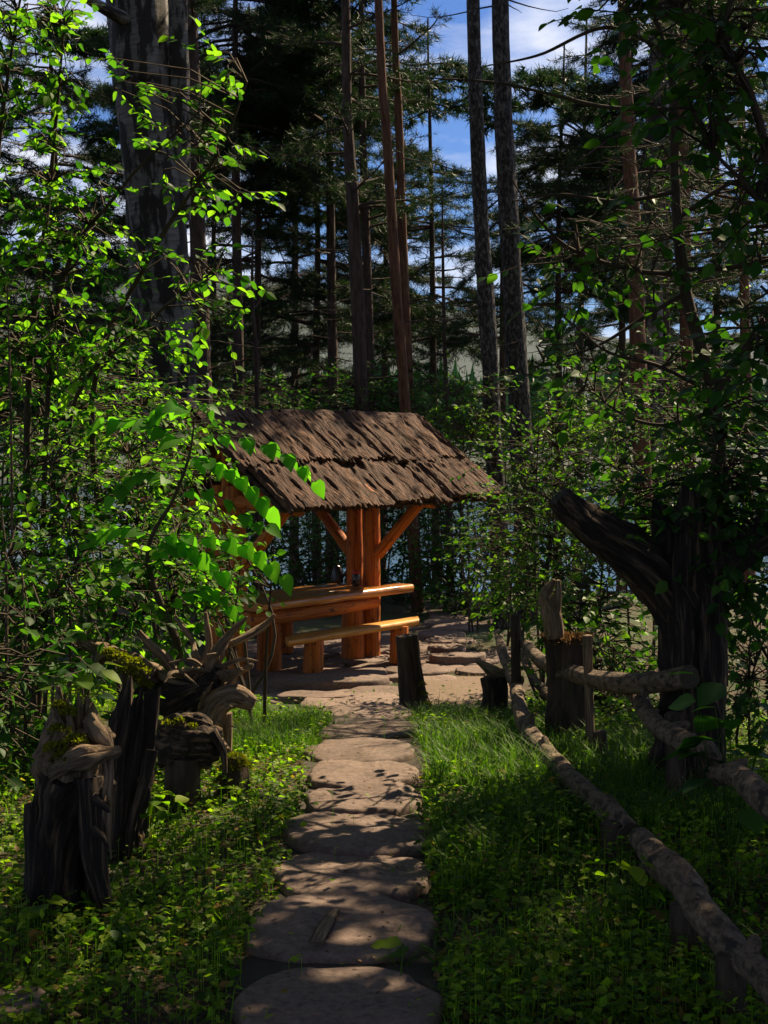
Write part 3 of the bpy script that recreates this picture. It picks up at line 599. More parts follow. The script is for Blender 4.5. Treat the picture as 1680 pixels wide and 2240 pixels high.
# dark gnarled burl on a round block
bb = ground(400, 1768); Yb = bb[1]
bl = thing('log_block', 'short round log block under the dark gnarled burl', 'stump', bb)
part('block', tube(MB(), [PX(400, 1785, Yb), PX(400, 1655, Yb)], [.09, .085], 22, 10, .08, 9, 71, .25, 12), M['stumpwood'], bl)
bu = thing('gnarled_burl', 'dark layered burl of rotten wood resting on the log block', 'driftwood', PX(410, 1660, Yb)); mb = MB()
for i, (y, w, o) in enumerate(((1655, 58, 0), (1640, 70, 6), (1622, 74, 10), (1604, 66, 14), (1588, 52, 6))):
    tube(mb, [PX(405 - w + o, y + 3, Yb), PX(405 + o, y, Yb - .03), PX(405 + w + o, y + 6, Yb - .02)], [.025, .055, .02], 28, 44, .7, 20, 80 + i, .45, 9, flat=1.5)
tube(mb, [PX(462, 1600, Yb - .06), PX(485, 1640, Yb - .06), PX(492, 1690, Yb - .05)], [.03, .024, .014], 10, 12, .25, 14, 88, .3, 6)
part('wood', mb, M['char'], bu)
part('moss', tufts(MB(), [PX(x, y, Yb - .05) for x, y in ((370, 1585), (395, 1578), (420, 1590))], 160, .03, .012), M['moss'], bu, kind='stuff')
# bleached driftwood head on a leg
bd = ground(495, 1700); Yd = bd[1] + .1
dw = thing('driftwood_head', 'pale swirling driftwood with a blunt nose pointing at the path', 'driftwood', bd); mb = MB()
tube(mb, [PX(440, 1640, Yd), PX(458, 1580, Yd - .03), PX(478, 1535, Yd - .05), PX(515, 1522, Yd - .06), PX(556, 1540, Yd - .06)], [.06, .08, .07, .058, .036], 32, 60, .25, 13, 91, .42, 11)
tube(mb, [PX(495, 1560, Yd), PX(498, 1620, Yd), PX(490, 1700, Yd)], [.035, .026, .028], 12, 14, .15, 12, 92, .3, 6)
part('wood', mb, M['grey'], dw)
bm = ground(515, 1738); ms = thing('mossy_stump', 'small rounded stump capped with yellow moss at the edge of the herbs', 'stump', bm)
part('trunk', tube(MB(), [bm - UZ * .03, bm + [.0, 0, .08], bm + [.0, 0, .17]], [.095, .07, .045], 20, 16, .25, 10, 95, .35, 9), M['stumpwood'], ms)
part('moss', tufts(MB(), [bm + [.0, -.02, .16], bm + [-.02, -.04, .12], bm + [.03, -.03, .13], bm + [-.05, -.04, .07]], 420, [.05, .045, .045, .035], .013), M['moss'], ms, kind='stuff')
# stump beside the path end
b = ground(905, 1552); s_ = thing('path_stump', 'upright dark stump with moss on its foot where the path meets the terrace', 'stump', b); Yp = b[1]
part('trunk', tube(MB(), [b + [.03, 0, -.05], b + [.0, 0, .12], b + [-.03, 0, .35], b + [-.06, 0, .6]], [.16, .125, .105, .10], 26, 24, .12, 8, 97, .3, 11), M['stumpwood'], s_)
part('moss', tufts(MB(), [b + [.1, -.1, .06], b + [.08, -.1, .14], b + [.06, -.09, .22], b + [.12, -.06, .02]], 160, .035, .014), M['moss'], s_, kind='stuff')

# ------------------------------------------------------------------ rail fences on the right
rng = np.random.default_rng(107)
fa = thing('rail_fence', 'low crooked log rail running along the right side of the path', 'fence', ground(1230, 1790), 'log rails on the right')
def rail(name, pts, r, parent, m='rail', n=90, seed=0, rough=.17, seg=24):
    W = [PX(*p) for p in pts]; mb = tube(MB(), W, np.asarray(r) * .88, seg, n, rough, 9, seed, .16, 9); Q = smooth_path(W, 40)
    for k in rng.choice(np.arange(3, 37), 6, replace=False):                                   # knots and snapped side twigs
        d = nrm(rng.normal(size=3) * [1, .4, 1] + UZ * .3); l = rng.uniform(.05, .1); tube(mb, [Q[k], Q[k] + d * l * .7, Q[k] + d * l], [.03, .022, .012], 9, 7, .25, 14, int(k))
    return part(name, mb, M[m], parent)
rail('rail', [(1090, 1385, 11.1), (1103, 1440, 9.9), (1128, 1500, 8.7), (1146, 1580, 7.4), (1200, 1650, 6.5), (1258, 1712, 5.85), (1325, 1770, 5.3), (1380, 1830, 4.95)], [.042, .045, .05, .055, .058, .055, .055, .06], fa, seed=1)
rail('rail', [(1400, 1835, 4.85), (1450, 1890, 4.5), (1500, 1935, 4.28), (1530, 1990, 4.05), (1590, 2060, 3.8), (1650, 2120, 3.6), (1740, 2215, 3.3)], [.05, .062, .058, .05, .055, .05, .05], fa, seed=2)
rail('rail', [(1150, 1610, 7.2), (1180, 1660, 6.8), (1235, 1705, 6.3)], [.035, .04, .03], fa, seed=3, n=24)
rail('rail', [(1130, 1360, 10.2), (1140, 1420, 9.6), (1165, 1480, 9.0), (1200, 1520, 8.4), (1245, 1560, 7.8)], [.03, .035, .038, .036, .03], fa, seed=4, n=30)
for (px, py, top, r, Y) in ((1132, 1600, 1345, .034, 8.6), (1228, 1800, 1716, .07, 6.0), (1345, 1930, 1800, .05, 5.0), (1500, 2160, 1980, .05, 4.1), (1600, 2300, 2090, .045, 3.7)):
    p = PX(px, py, Y); q = PX(px - 4, top, Y); p[2] = tz(p[0], p[1]) - .05
    part('fence_post', tube(MB(), [p, (p + q) / 2, q], [r * 1.05, r, r * .92], 14, 14, .12, 8, px, .25, 8), M['stumpwood'], fa)
b = ground(1078, 1588); fs = thing('fence_stump', 'black backlit stump at the far foot of the log rail', 'stump', b); mb = MB()
tube(mb, [b - UZ * .04, b + [.02, 0, .2], b + [.01, 0, .34]], [.12, .095, .10], 18, 12, .15, 9, 131, .3, 9); part('trunk', mb, M['char'], fs)
part('rotten_cap', tube(MB(), [b + [-.12, -.02, .46], b + [.0, -.02, .39], b + [.14, 0, .33], b + [.2, .02, .30]], [.02, .05, .05, .03], 12, 14, .3, 12, 132, .3, 7), M['grey'], fs)
fb = thing('rail_fence', 'outer fence of thick pale birch log and wavy log beside the great forked stump', 'fence', PX(1300, 1760, 6.6), 'log rails on the right')
rail('birch_rail', [(1150, 1410, 8.6), (1190, 1450, 7.9), (1260, 1475, 7.2), (1340, 1492, 6.6), (1420, 1494, 6.2), (1508, 1480, 5.9)], [.04, .05, .054, .058, .06, .062], fb, 'rail', seed=7, rough=.05)
rail('wavy_rail', [(1395, 1520, 6.6), (1430, 1580, 6.0), (1500, 1625, 5.4), (1545, 1640, 5.1), (1570, 1690, 4.9), (1620, 1700, 4.6), (1690, 1770, 4.2), (1780, 1840, 3.9)], [.05, .055, .052, .05, .045, .052, .05, .045], fb, seed=8, rough=.2)
for (px, py, top, r, Y, m) in ((1292, 1720, 1390, .028, 6.9, 'grey'), (1318, 1740, 1600, .04, 6.7, 'stumpwood'), (1480, 1860, 1560, .05, 5.8, 'stumpwood')):
    p = PX(px, py, Y); q = PX(px - 6, top, Y); p[2] = tz(p[0], p[1]) - .05
    part('fence_post', tube(MB(), [p, (p + q) / 2, q], [r * 1.1, r, r * .9], 12, 14, .2, 10, px, .3, 7), M[m], fb)
# jagged stump with driftwood standing on it
Yj = 7.4; p = PX(1245, 1700, Yj); p[2] = tz(p[0], p[1]); js = thing('ragged_stump', 'stump with ragged rotten top carrying an upright piece of driftwood', 'stump', p)
q = PX(1240, 1398, Yj); part('trunk', tube(MB(), [p - UZ * .05, (p + q) / 2, q], [.15, .115, .12], 26, 22, .14, 8, 141, .35, 11, jag=.04, hollow=.05), M['stumpwood'], js)
mb = MB(); a_ = rng.random(500) * 6.28; rr = .13 * np.sqrt(rng.random(500)); pp = q + np.stack([rr * np.cos(a_), rr * np.sin(a_), .01 * rng.random(500)], -1)
leaves(mb, LEAF_LO, pp, rng.normal(size=(500, 3)) + [0, 0, .6], rng.normal(size=(500, 3)), .035); part('duff', mb, M['litter'], js, kind='stuff')
dj = thing('upright_driftwood', 'small twisted driftwood figure standing on the ragged stump', 'driftwood', PX(1208, 1392, Yj - .05)); mb = MB(); Yk = Yj - .05
tube(mb, [PX(1215, 1395, Yk), PX(1206, 1340, Yk), PX(1196, 1300, Yk), PX(1212, 1268, Yk)], [.05, .055, .04, .014], 16, 22, .25, 14, 143, .4, 8)
tube(mb, [PX(1218, 1345, Yk - .02), PX(1222, 1305, Yk - .02), PX(1222, 1270, Yk - .01)], [.03, .022, .014], 10, 14, .25, 14, 144, .4, 6); part('wood', mb, M['grey'], dj)
# the great forked stump
Yg = 6.3; p = PX(1515, 1800, Yg); p[2] = tz(p[0], p[1]); gs = thing('forked_stump', 'great dark forked stump with a blunt limb raised towards the gazebo', 'stump', p); mb = MB()
tube(mb, [p - UZ * .1, PX(1512, 1600, Yg), PX(1508, 1400, Yg), PX(1500, 1260, Yg), PX(1500, 1150, Yg)], [.2, .165, .155, .185, .17], 48, 70, .2, 8, 151, .42, 14, jag=.2, hollow=.05); part('trunk', mb, M['char'], gs)
part('limb', tube(MB(), [PX(1490, 1330, Yg), PX(1420, 1240, Yg - .06), PX(1330, 1180, Yg - .12), PX(1262, 1130, Yg - .18), PX(1222, 1085, Yg - .2)], [.13, .125, .105, .085, .06], 36, 60, .22, 9, 152, .38, 12), M['char'], gs)
part('limb', tube(MB(), [PX(1520, 1280, Yg), PX(1600, 1210, Yg), PX(1700, 1150, Yg + .05), PX(1800, 1120, Yg + .1)], [.13, .11, .09, .06], 22, 24, .16, 7, 153, .3, 11), M['char'], gs)
part('limb', tube(MB(), [PX(1395, 1230, Yg - .1), PX(1360, 1160, Yg - .14), PX(1340, 1125, Yg - .15)], [.05, .035, .012], 12, 14, .3, 12, 154, .3, 7), M['char'], gs)

# small lying things
c = onplane(708, 2075, tz(-.19, 4.3) + .052)
ch = tube(MB(), [PX(690, 2108, 4.08), PX(715, 2060, 4.28), PX(735, 2025, 4.42)], [.022, .022, .016], 8, 12, .12, 14, 161, flat=.25)
wc = part('wood_chip', ch, M['grey'], loc=c); tag(wc, 'flat splinter of old wood lying on the second nearest stone', 'wood chip')
me_ = wc.data; vz = np.empty(len(me_.vertices) * 3, np.float32); me_.vertices.foreach_get('co', vz); vz = vz.reshape(-1, 3); wz = vz + np.array(wc.location, np.float32); vz[:, 2] = tz(wz[:, 0], wz[:, 1]) + .052 + (wz[:, 2] - wz[:, 2].mean()) * .2 + .004 - wc.location[2]; me_.vertices.foreach_set('co', vz.ravel())
p = ground(12, 2225); rk = part('rock', disc_stone(MB(), p + UZ * .06, .12, .1, .1, 0, 171, .2, 20), M['stone'], loc=p); tag(rk, 'rounded grey rock at the bottom left corner', 'rock')
print('stumps', round(time.time() - T0, 1))

# ------------------------------------------------------------------ conifers
rng = np.random.default_rng(108)
def limb_set(br, fo, O, az, L, el, droop, tw_n=14, tuft=.075, nn=12, nl=.085, r0=.02, bare=0.0, nw=.0045, twig_len=.42):
    """one limb with side twigs and needle tufts"""
    d = np.array([math.cos(az), math.sin(az), 0]); n = 6; t = np.linspace(0, 1, n)
    P = O + np.outer(t * L * math.cos(el), d) + np.outer(t * L * math.sin(el) - droop * L * t ** 2 + .12 * L * t ** 4, UZ) + np.cumsum(rng.normal(0, .025 * L, (n, 3)), 0) * t[:, None]
    tube(br, P, [r0, r0 * .6, r0 * .22], 5, n, caps=False)
    if bare >= 1: return
    k = max(3, int(tw_n * L / 2)); tt = np.sort(rng.uniform(.22 + .4 * bare, 1, k)); A = np.stack([np.interp(tt, t, P[:, i]) for i in range(3)], -1)
    T = nrm(np.stack([np.interp(tt, t, np.gradient(P[:, i])) for i in range(3)], -1)); side = nrm(np.cross(T, UZ)) * rng.choice([-1, 1], k)[:, None]
    D = nrm(T * rng.uniform(.3, 1.1, (k, 1)) + side * rng.uniform(.4, 1.1, (k, 1)) + UZ * rng.uniform(-.35, .25, (k, 1))); ln = (twig_len * L ** .5 * (1.15 - tt * .75) * rng.uniform(.6, 1.3, k))[:, None]
    Bp = A + D * ln; strips(br, A, Bp, .006)
    m = np.maximum(2, (ln[:, 0] / tuft)).astype(int); rep = np.repeat(np.arange(k), m); u = rng.random((len(rep), 1)) * .85 + .2
    pos = A[rep] + D[rep] * ln[rep] * u + rng.normal(0, .02, (len(rep), 3)); needles(fo, pos, D[rep] + .35 * rng.normal(size=(len(rep), 3)), nn, nl, nw)
def conifer(name, label, pts, Y, r, m, z0, z1, ztop, L0=1.8, n_limb=40, dead=8, nn=12, dens=14, group='conifers behind the gazebo', el=(.0, .35), nl=.085, nw=.0045, seed=0, z_gap=None, furrow=.12, droop=.12, clear=None):
    P = [PX(px, py, Y) for px, py in pts]; base = P[0].copy(); base[2] = tz(base[0], base[1]); base[:2] = P[0][:2] + (P[0] - P[-1])[:2] / max(.1, (P[-1] - P[0])[2]) * (P[0][2] - base[2]); base[2] = tz(base[0], base[1])
    d = nrm(P[-1] - P[0]) * .5 + UZ * .5; top = P[-1] + d / d[2] * (ztop - P[-1][2]); W = [base - UZ * .1] + P + [top]; W = sorted(W, key=lambda q: q[2])
    tr = thing(name, label, 'tree', base, group); zs = np.array([w[2] for w in W]); h = zs - zs[0]
    tube(mb := MB(), W, [r * 1.12] + [r * (1 - .85 * max(0, (q - .1) / (h[-1] + .01)) ** 1.3) for q in h[1:]], 18, 60, .06, 5, seed + 3, furrow, 16, caps=False); part('trunk', mb, M[m], tr)
    at = lambda z: np.array([np.interp(z, zs, [w[i] for w in W]) for i in range(3)])
    br, fo = MB(), MB()
    for z in rng.uniform(z0, z1, n_limb):
        if z_gap and z_gap[0] < z < z_gap[1] and rng.random() < z_gap[2]: continue
        f = (z - base[2]) / (ztop - base[2]); L = L0 * (1.05 - .75 * max(0, f - .3) / .7) * rng.uniform(.6, 1.2)
        az = rng.uniform(0, 6.283)
        if clear and clear[0] < z < clear[1] and math.cos(az) < clear[2]: L = min(L, clear[3])
        limb_set(br, fo, at(z), az, L, rng.uniform(*el), rng.uniform(0, droop * 2), dens, nn=nn, r0=.012 + .009 * L, nl=nl if z < 7.6 else .17, nw=nw if z < 7.6 else .02)
    for z in rng.uniform(1.2, max(z0, 2.5), dead): limb_set(br, fo, at(z), rng.uniform(0, 6.283), rng.uniform(.3, 1.3), rng.uniform(-.3, .3), .1, r0=.012, bare=1)
    part('branches', br, M['pine'], tr, kind='stuff'); part('crown', fo, M['needle'], tr, smooth=False, kind='stuff'); return tr
CT = dict(nn=13, dens=22, nl=.115, nw=.0085)
# slim pines right behind the gazebo: bare below, crown above the picture
conifer('pine_tree', 'dark straight pine trunk rising behind the left half of the roof', [(792, 905), (775, 500), (760, 250), (756, 0)], 19.5, .125, 'pine', 4.3, 11, 12, 1.9, 30, 16, seed=1, **CT)
conifer('pine_tree', 'thinner pine close beside the dark straight one behind the roof', [(812, 900), (800, 500), (792, 200), (790, 0)], 22, .10, 'pine', 4.8, 11, 12, 1.8, 26, 10, seed=2, **CT)
conifer('pine_tree', 'slender reddish pine leaning left behind the right end of the roof', [(888, 915), (868, 650), (846, 300), (828, 0)], 17.5, .08, 'redpine', 12.3, 14.8, 15.2, 1.6, 26, 14, seed=3, **CT)
conifer('pine_tree', 'second reddish pine just right of the slender leaning one', [(892, 800), (882, 560), (872, 250), (862, 0)], 20, .088, 'redpine', 6.8, 12, 13, 1.6, 24, 12, seed=4, **CT)
conifer('pine_tree', 'dark pine trunk standing against the big birch on its right', [(444, 900), (432, 500), (424, 200), (418, 0)], 17, .145, 'pine', 4.6, 10, 11, 1.9, 26, 12, seed=5, **CT)
# twin dark trunks right of the roof
conifer('pine_tree', 'left one of the twin dark trunks right of the roof', [(1085, 1040), (1068, 740), (1048, 380), (1035, 0)], 16, .115, 'greybark', 10.0, 14, 15, 2.2, 56, 8, seed=6, **CT)
conifer('pine_tree', 'right and thicker one of the twin dark trunks right of the roof', [(1145, 1040), (1128, 740), (1108, 380), (1094, 0)], 16.4, .15, 'greybark', 9.2, 14.5, 15.5, 2.4, 84, 10, seed=7, **CT)
# right hand group
conifer('pine_tree', 'red barked pine far right of the twin trunks', [(1395, 760), (1385, 500), (1372, 250), (1365, 0)], 18.5, .13, 'redpine', 7.2, 14, 15, 2.2, 56, 16, seed=8, clear=(6.0, 11.6, .25, 1.25), **CT)
conifer('pine_tree', 'brown pine among leaves near the right edge', [(1500, 700), (1497, 400), (1490, 0)], 20, .11, 'redpine', 9.0, 14, 15, 2.2, 44, 14, seed=9, **CT)
conifer('pine_tree', 'thin brown trunk at the far right edge', [(1630, 720), (1625, 400), (1618, 0)], 22, .10, 'redpine', 9.0, 13, 14, 2.1, 40, 14, seed=10, **CT)
conifer('pine_tree', 'short dark pine stem standing behind the bright bush right of the roof', [(978, 960), (976, 850), (970, 640)], 21, .06, 'pine', 2.6, 4.6, 5.4, .9, 16, 6, seed=11, **CT)
# dense young pines farther back that hang dark boughs across the upper picture
DG = dict(nn=15, dens=30, nl=.125, nw=.0085, droop=.24, el=(-.25, .2))
yp = {}
for i, (px, Y, zt, kind, lab) in enumerate([(560, 24, 8.8, 'high', 'dense dark pine hanging boughs between the birch and the central pines'), (690, 26, 9.6, 'full', 'dense dark pine filling the space behind the central pines'), (950, 27, 9.0, 'open', 'open pine with drooping boughs against the bright sky right of the red pines'), (120, 22, 8.4, 'low', 'dense dark pine behind the leaves at the upper left edge'),
        (330, 27, 9.8, 'full', 'dense dark pine mostly hidden behind the big birch'), (1220, 25, 8.8, 'high', 'open pine between the twin trunks and the red barked pine'), (1560, 25, 10, 'full', 'bushy pine behind the leaves at the right edge'), (-120, 19, 8.5, 'low', 'dense pine beyond the left picture edge with boughs reaching in'),
        (640, 30, 11.5, 'open', 'far dense pine seen between the dense pine and the central trunks'), (470, 31, 11.5, 'full', 'far dense pine right behind the dark pine beside the birch'), (1100, 30, 10.5, 'open', 'far open pine behind the twin dark trunks'), (1360, 28, 10.5, 'high', 'far dense pine behind the red barked pine'), (830, 32, 11.5, 'open', 'far open pine behind the reddish pines'), (1260, 33, 12, 'open', 'farthest open pine right of the twin trunks'), (725, 23.5, 10.5, 'high', 'high crowned pine just left of the central trunks'), (520, 22, 10, 'high', 'high crowned pine right of the big birch'), (1450, 23, 10, 'high', 'high crowned pine beside the right birch')]):
    if kind not in yp:
        z0, n = {'high': (4.3, 66), 'full': (2.6, 84), 'open': (3.4, 30), 'low': (1.8, 60)}[kind]
        yp[kind] = (conifer('young_pine', lab, [(px, 950), (px + rng.uniform(-8, 8), 450), (px - 14, 40)], Y, .10, 'pine', z0, zt - .3, zt, 3.0, n, 8, seed=20 + i, group='dense young pines farther back', **DG), zt)
    else:
        p0, z_ = yp[kind]; t = p0.copy(); C.objects.link(t); p = PX(px, 950, Y); sc = zt / z_; t.location = (p[0], p[1], float(tz(p[0], p[1]))); t.rotation_euler = (0, 0, rng.uniform(1, 5)); t.scale = (sc, sc, sc); t['label'] = lab
        for ch in list(p0.children): c_ = ch.copy(); C.objects.link(c_); c_.parent = t
src_pines = [yp[k][0] for k in ('low', 'full', 'low', 'high')]  # copies added mostly out of view, to cut sky light and shade the foreground
for i, (x, y, rot, lab) in enumerate([(-5.6, 4.5, 1, 'added shade pine outside the picture beside the left bushes'), (-6.4, 9.5, 2, 'added shade pine outside the picture left of the tall shrub'), (-6.0, 13.5, 3, 'added shade pine outside the picture left of the big birch'), (-3.0, -4.5, 4, 'added shade pine behind the viewer on the left side'), (2.6, -5.0, 5, 'added shade pine behind the viewer on the right side'), (-6.5, -.5, 2.5, 'added shade pine outside the picture level with the viewer on the left'),
        (5.6, 2.2, .5, 'added shade pine outside the picture level with the viewer on the right'), (6.4, 6.6, 1.5, 'added shade pine outside the picture right of the near fence'), (7.2, 10.3, 2.2, 'added shade pine outside the picture right of the forked stump'), (0, -9, .2, 'added shade pine far behind the viewer'), (4.85, 7.45, 3.3, 'added shade pine just outside the right edge, boughs reaching in above the forked stump')]):
    p0 = src_pines[i % 4]; t = p0.copy(); C.objects.link(t); t.location = (x, y, float(tz(x, y))); t.rotation_euler = (0, 0, rot); t['label'] = lab; t['group'] = 'added shade pines round the viewer'; t.scale = (.85, .85, .85) if i == 10 else (1, 1, 1)
    for ch in list(p0.children): c_ = ch.copy(); C.objects.link(c_); c_.parent = t
print('conifers', round(time.time() - T0, 1))

# ------------------------------------------------------------------ birches
rng = np.random.default_rng(109)
def foliage(ells, per, size, shape, fo, br, anchors=None, flat=.5, ups=.0, tl=(.18, .4), keep=None, gapf=None):
    """twigs with alternate leaves through the volume of several ellipsoids; returns leaf placements"""
    AP, AD = [], []
    for (c, rad, n) in ells:
        q = nrm(rng.normal(size=(n, 3))) * rng.random((n, 1)) ** .42; c = np.asarray(c); p = c + q * np.asarray(rad)
        d = nrm(q * .7 + rng.normal(size=(n, 3)) * [.7, .7, .28] + UZ * ups); AP.append(p); AD.append(d)
    A, D = np.concatenate(AP), np.concatenate(AD); k = len(A); ln = rng.uniform(*tl, (k, 1)); B = A + D * ln - UZ * ln * .18
    strips(br, A, B, .0035)
    if anchors is not None:
        S = np.asarray(anchors); d2 = ((A[:, None] - S[None]) ** 2).sum(-1) + 3.0 * np.maximum(0, S[None, :, 2] - A[:, None, 2]) ** 2; near = S[np.argmin(d2, 1)]
        mid = (near + A) / 2 + UZ * .05 + rng.normal(0, .03, A.shape); strips(br, near, mid, .007, .005); strips(br, mid, A, .005, .0035)
    rep = np.repeat(np.arange(k), per); u = np.tile(np.linspace(.12, 1.0, per), k)[:, None]; sgn = np.tile(np.where(np.arange(per) % 2, 1, -1), k)[:, None]
    T = nrm(B - A)[rep]; side = nrm(np.cross(T, UZ + .2 * rng.normal(size=T.shape))) * sgn; last = (u > .99)
    y = nrm(np.where(last, T, T * .55 + side * .8) - UZ * rng.uniform(.0, .45, (len(rep), 1)) + .18 * rng.normal(size=T.shape)); z = nrm(UZ + flat * rng.normal(size=T.shape)); pos = A[rep] + (B - A)[rep] * u
    s = size * rng.uniform(.5, 1.3, len(rep)); return pos, y, z, s
SHARED = {}
def leaf_objects(parent, shape, key, matl, pos, y, z, s, name='leaf'):
    if (key, matl) not in SHARED:
        me = MB().add(shape[0], shape[1]).mesh('leaf'); me.materials.append(M[matl]); SHARED[(key, matl)] = me
    me = SHARED[(key, matl)]
    for i in range(len(pos)): put(name, me, frame(pos[i], y[i], z[i], s[i]), parent)
def shrub(name, label, base, stems, ells, per=7, size=.06, shape=LEAF_LO, hi=None, matl='leaf', n_obj=0, flat=.5, r=.012, group=None, cat='shrub', key='hi', tl=(.18, .4), bark='twig'):
    base = np.array([base[0], base[1], float(tz(base[0], base[1]))]); t = thing(name, label, cat, base, group); anchors = []
    for i, (pts, rr) in enumerate(stems):
        W = [base + rng.normal(0, .04, 3) * [1, 1, 0] - UZ * .05] + [np.asarray(p) for p in pts]; part('stem', tube(MB(), W, [rr * 1.2, rr * .8, rr * .3], 8, 4 * len(W), .1, 10, i, caps=False), M[bark], t)
        anchors.append(smooth_path(W, 16)[3:])
    fo, br = MB(), MB(); pos, y, z, s = foliage(ells, per, size, shape, fo, br, np.concatenate(anchors) if anchors else None, flat, tl=tl)
    if n_obj:
        o = np.argsort(pos[:, 1] + .5 * rng.random(len(pos))); a, b = o[:n_obj], o[n_obj:]
        leaf_objects(t, hi or LEAF_HI, key, matl, pos[a], y[a], z[a], s[a]); pos, y, z, s = pos[b], y[b], z[b], s[b]
    leaves(fo, shape, pos, y, z, s); part('twigs', br, M['twig'], t, kind='stuff'); part('foliage', fo, M[matl], t, kind='stuff', smooth=False); return t
def birch(name, label, pts, Y, r, ztop, ells, size=.06, stems=(), group='birches'):
    P = [PX(px, py, Y) for px, py in pts]; base = P[0].copy(); base[2] = tz(base[0], base[1]); d = nrm(P[-1] - P[0]); top = P[-1] + d / d[2] * (ztop - P[-1][2]); t = thing(name, label, 'tree', base, group)
    W = [base - UZ * .1] + P[1:] + [top]; tube(mb := MB(), W, [r * 1.15] + [r] * (len(W) - 2) + [r * .35], 30, 90, .07, 4, 5, .10, 16, caps=False); part('trunk', mb, M['birch'], t)
    for q in stems: part('limb', tube(MB(), [PX(*p) for p in q[0]], q[1], 12, 30, .08, 6, 7, caps=False), M['birch'], t)
    fo, br = MB(), MB(); S = smooth_path(W, 30)[15:]; pos, y, z, s = foliage(ells, 7, size, LEAF_WIDE, fo, br, S, .8); leaves(fo, LEAF_WIDE, pos, y, z, s)
    part('branches', br, M['twig'], t, kind='stuff'); part('crown', fo, M['leaf2'], t, kind='stuff', smooth=False); return t
birch('birch_tree', 'massive old birch with peeling black and white bark left of the gazebo', [(375, 1100), (368, 880), (345, 500), (318, 200), (300, 0)], 14.6, .315, 14,
      [((-4.6, 13.5, 11.5), (1.8, 2.0, 1.6), 160)], stems=[([(390, 480, 14.6), (392, 200, 14.5), (388, -60, 14.4)], [.13, .11, .09]), ([(310, 60, 14.5), (230, 20, 14.2), (150, -30, 13.8)], [.09, .06, .04])])
birch('birch_tree', 'grey birch trunk seen between leaves right of the red barked pine', [(1425, 1000), (1425, 760), (1430, 500), (1440, 200), (1452, 0)], 20.5, .17, 12, [((4.6, 20, 8.5), (1.8, 1.8, 2.0), 200), ((4.3, 19.5, 4.6), (1.6, 1.2, 1.5), 150)])
print('birches', round(time.time() - T0, 1))

rng = np.random.default_rng(555)
# unseen broadleaf trees added round the viewer: their crowns block sky light and sun
proto = None
for i, (x, y, rot, sc, lab) in enumerate([(-3.6, 2.0, 0, 1, 'added broadleaf shade tree left of the viewer, outside the picture'), (3.9, 1.0, 2.1, 1, 'added broadleaf shade tree right of the viewer, outside the picture'), (-4.6, 6.5, 4.0, 1, 'added broadleaf shade tree beyond the left edge beside the bushes'), (6.1, 6.85, 1.2, 1, 'added broadleaf shade tree beyond the right edge beside the near fence'), (5.0, 5.9, 4.4, 1, 'added broadleaf shade tree beyond the right edge in front of the near fence'), (8.0, 10.7, 2.6, .72, 'added lower shade tree beyond the right edge past the forked stump'),
        (.6, -4.0, 5.2, 1, 'added broadleaf shade tree right behind the viewer'), (-5.5, -3.0, 3.1, 1, 'added broadleaf shade tree behind the viewer to the left'), (6.0, -3.5, .6, 1, 'added broadleaf shade tree behind the viewer to the right')]):
    b = np.array([x, y, float(tz(x, y))])
    if proto is None:
        t = thing('added_shade_tree', lab, 'tree', b, 'added shade trees round the viewer'); part('trunk', tube(MB(), [b - UZ * .2, b + [.05, 0, 4], b + [0, .1, 9]], [.2, .16, .06], 14, 30, .07, 4, 3, .1, 12, caps=False), M['greybark'], t); fo, br = MB(), MB()
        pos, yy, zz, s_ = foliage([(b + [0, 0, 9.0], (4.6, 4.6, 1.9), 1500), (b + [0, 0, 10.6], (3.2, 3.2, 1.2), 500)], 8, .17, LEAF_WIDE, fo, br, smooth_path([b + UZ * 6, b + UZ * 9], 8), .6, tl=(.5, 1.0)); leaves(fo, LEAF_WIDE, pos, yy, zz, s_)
        part('branches', br, M['twig'], t, kind='stuff'); part('crown', fo, M['shade_crown'], t, kind='stuff', smooth=False); proto = t
    else:
        t = proto.copy(); C.objects.link(t); t.location = tuple(b); t.rotation_euler = (0, 0, rot); t.scale = (sc, sc, sc); t['label'] = lab; WL[t.name] = b
        for ch in list(proto.children): c_ = ch.copy(); C.objects.link(c_); c_.parent = t

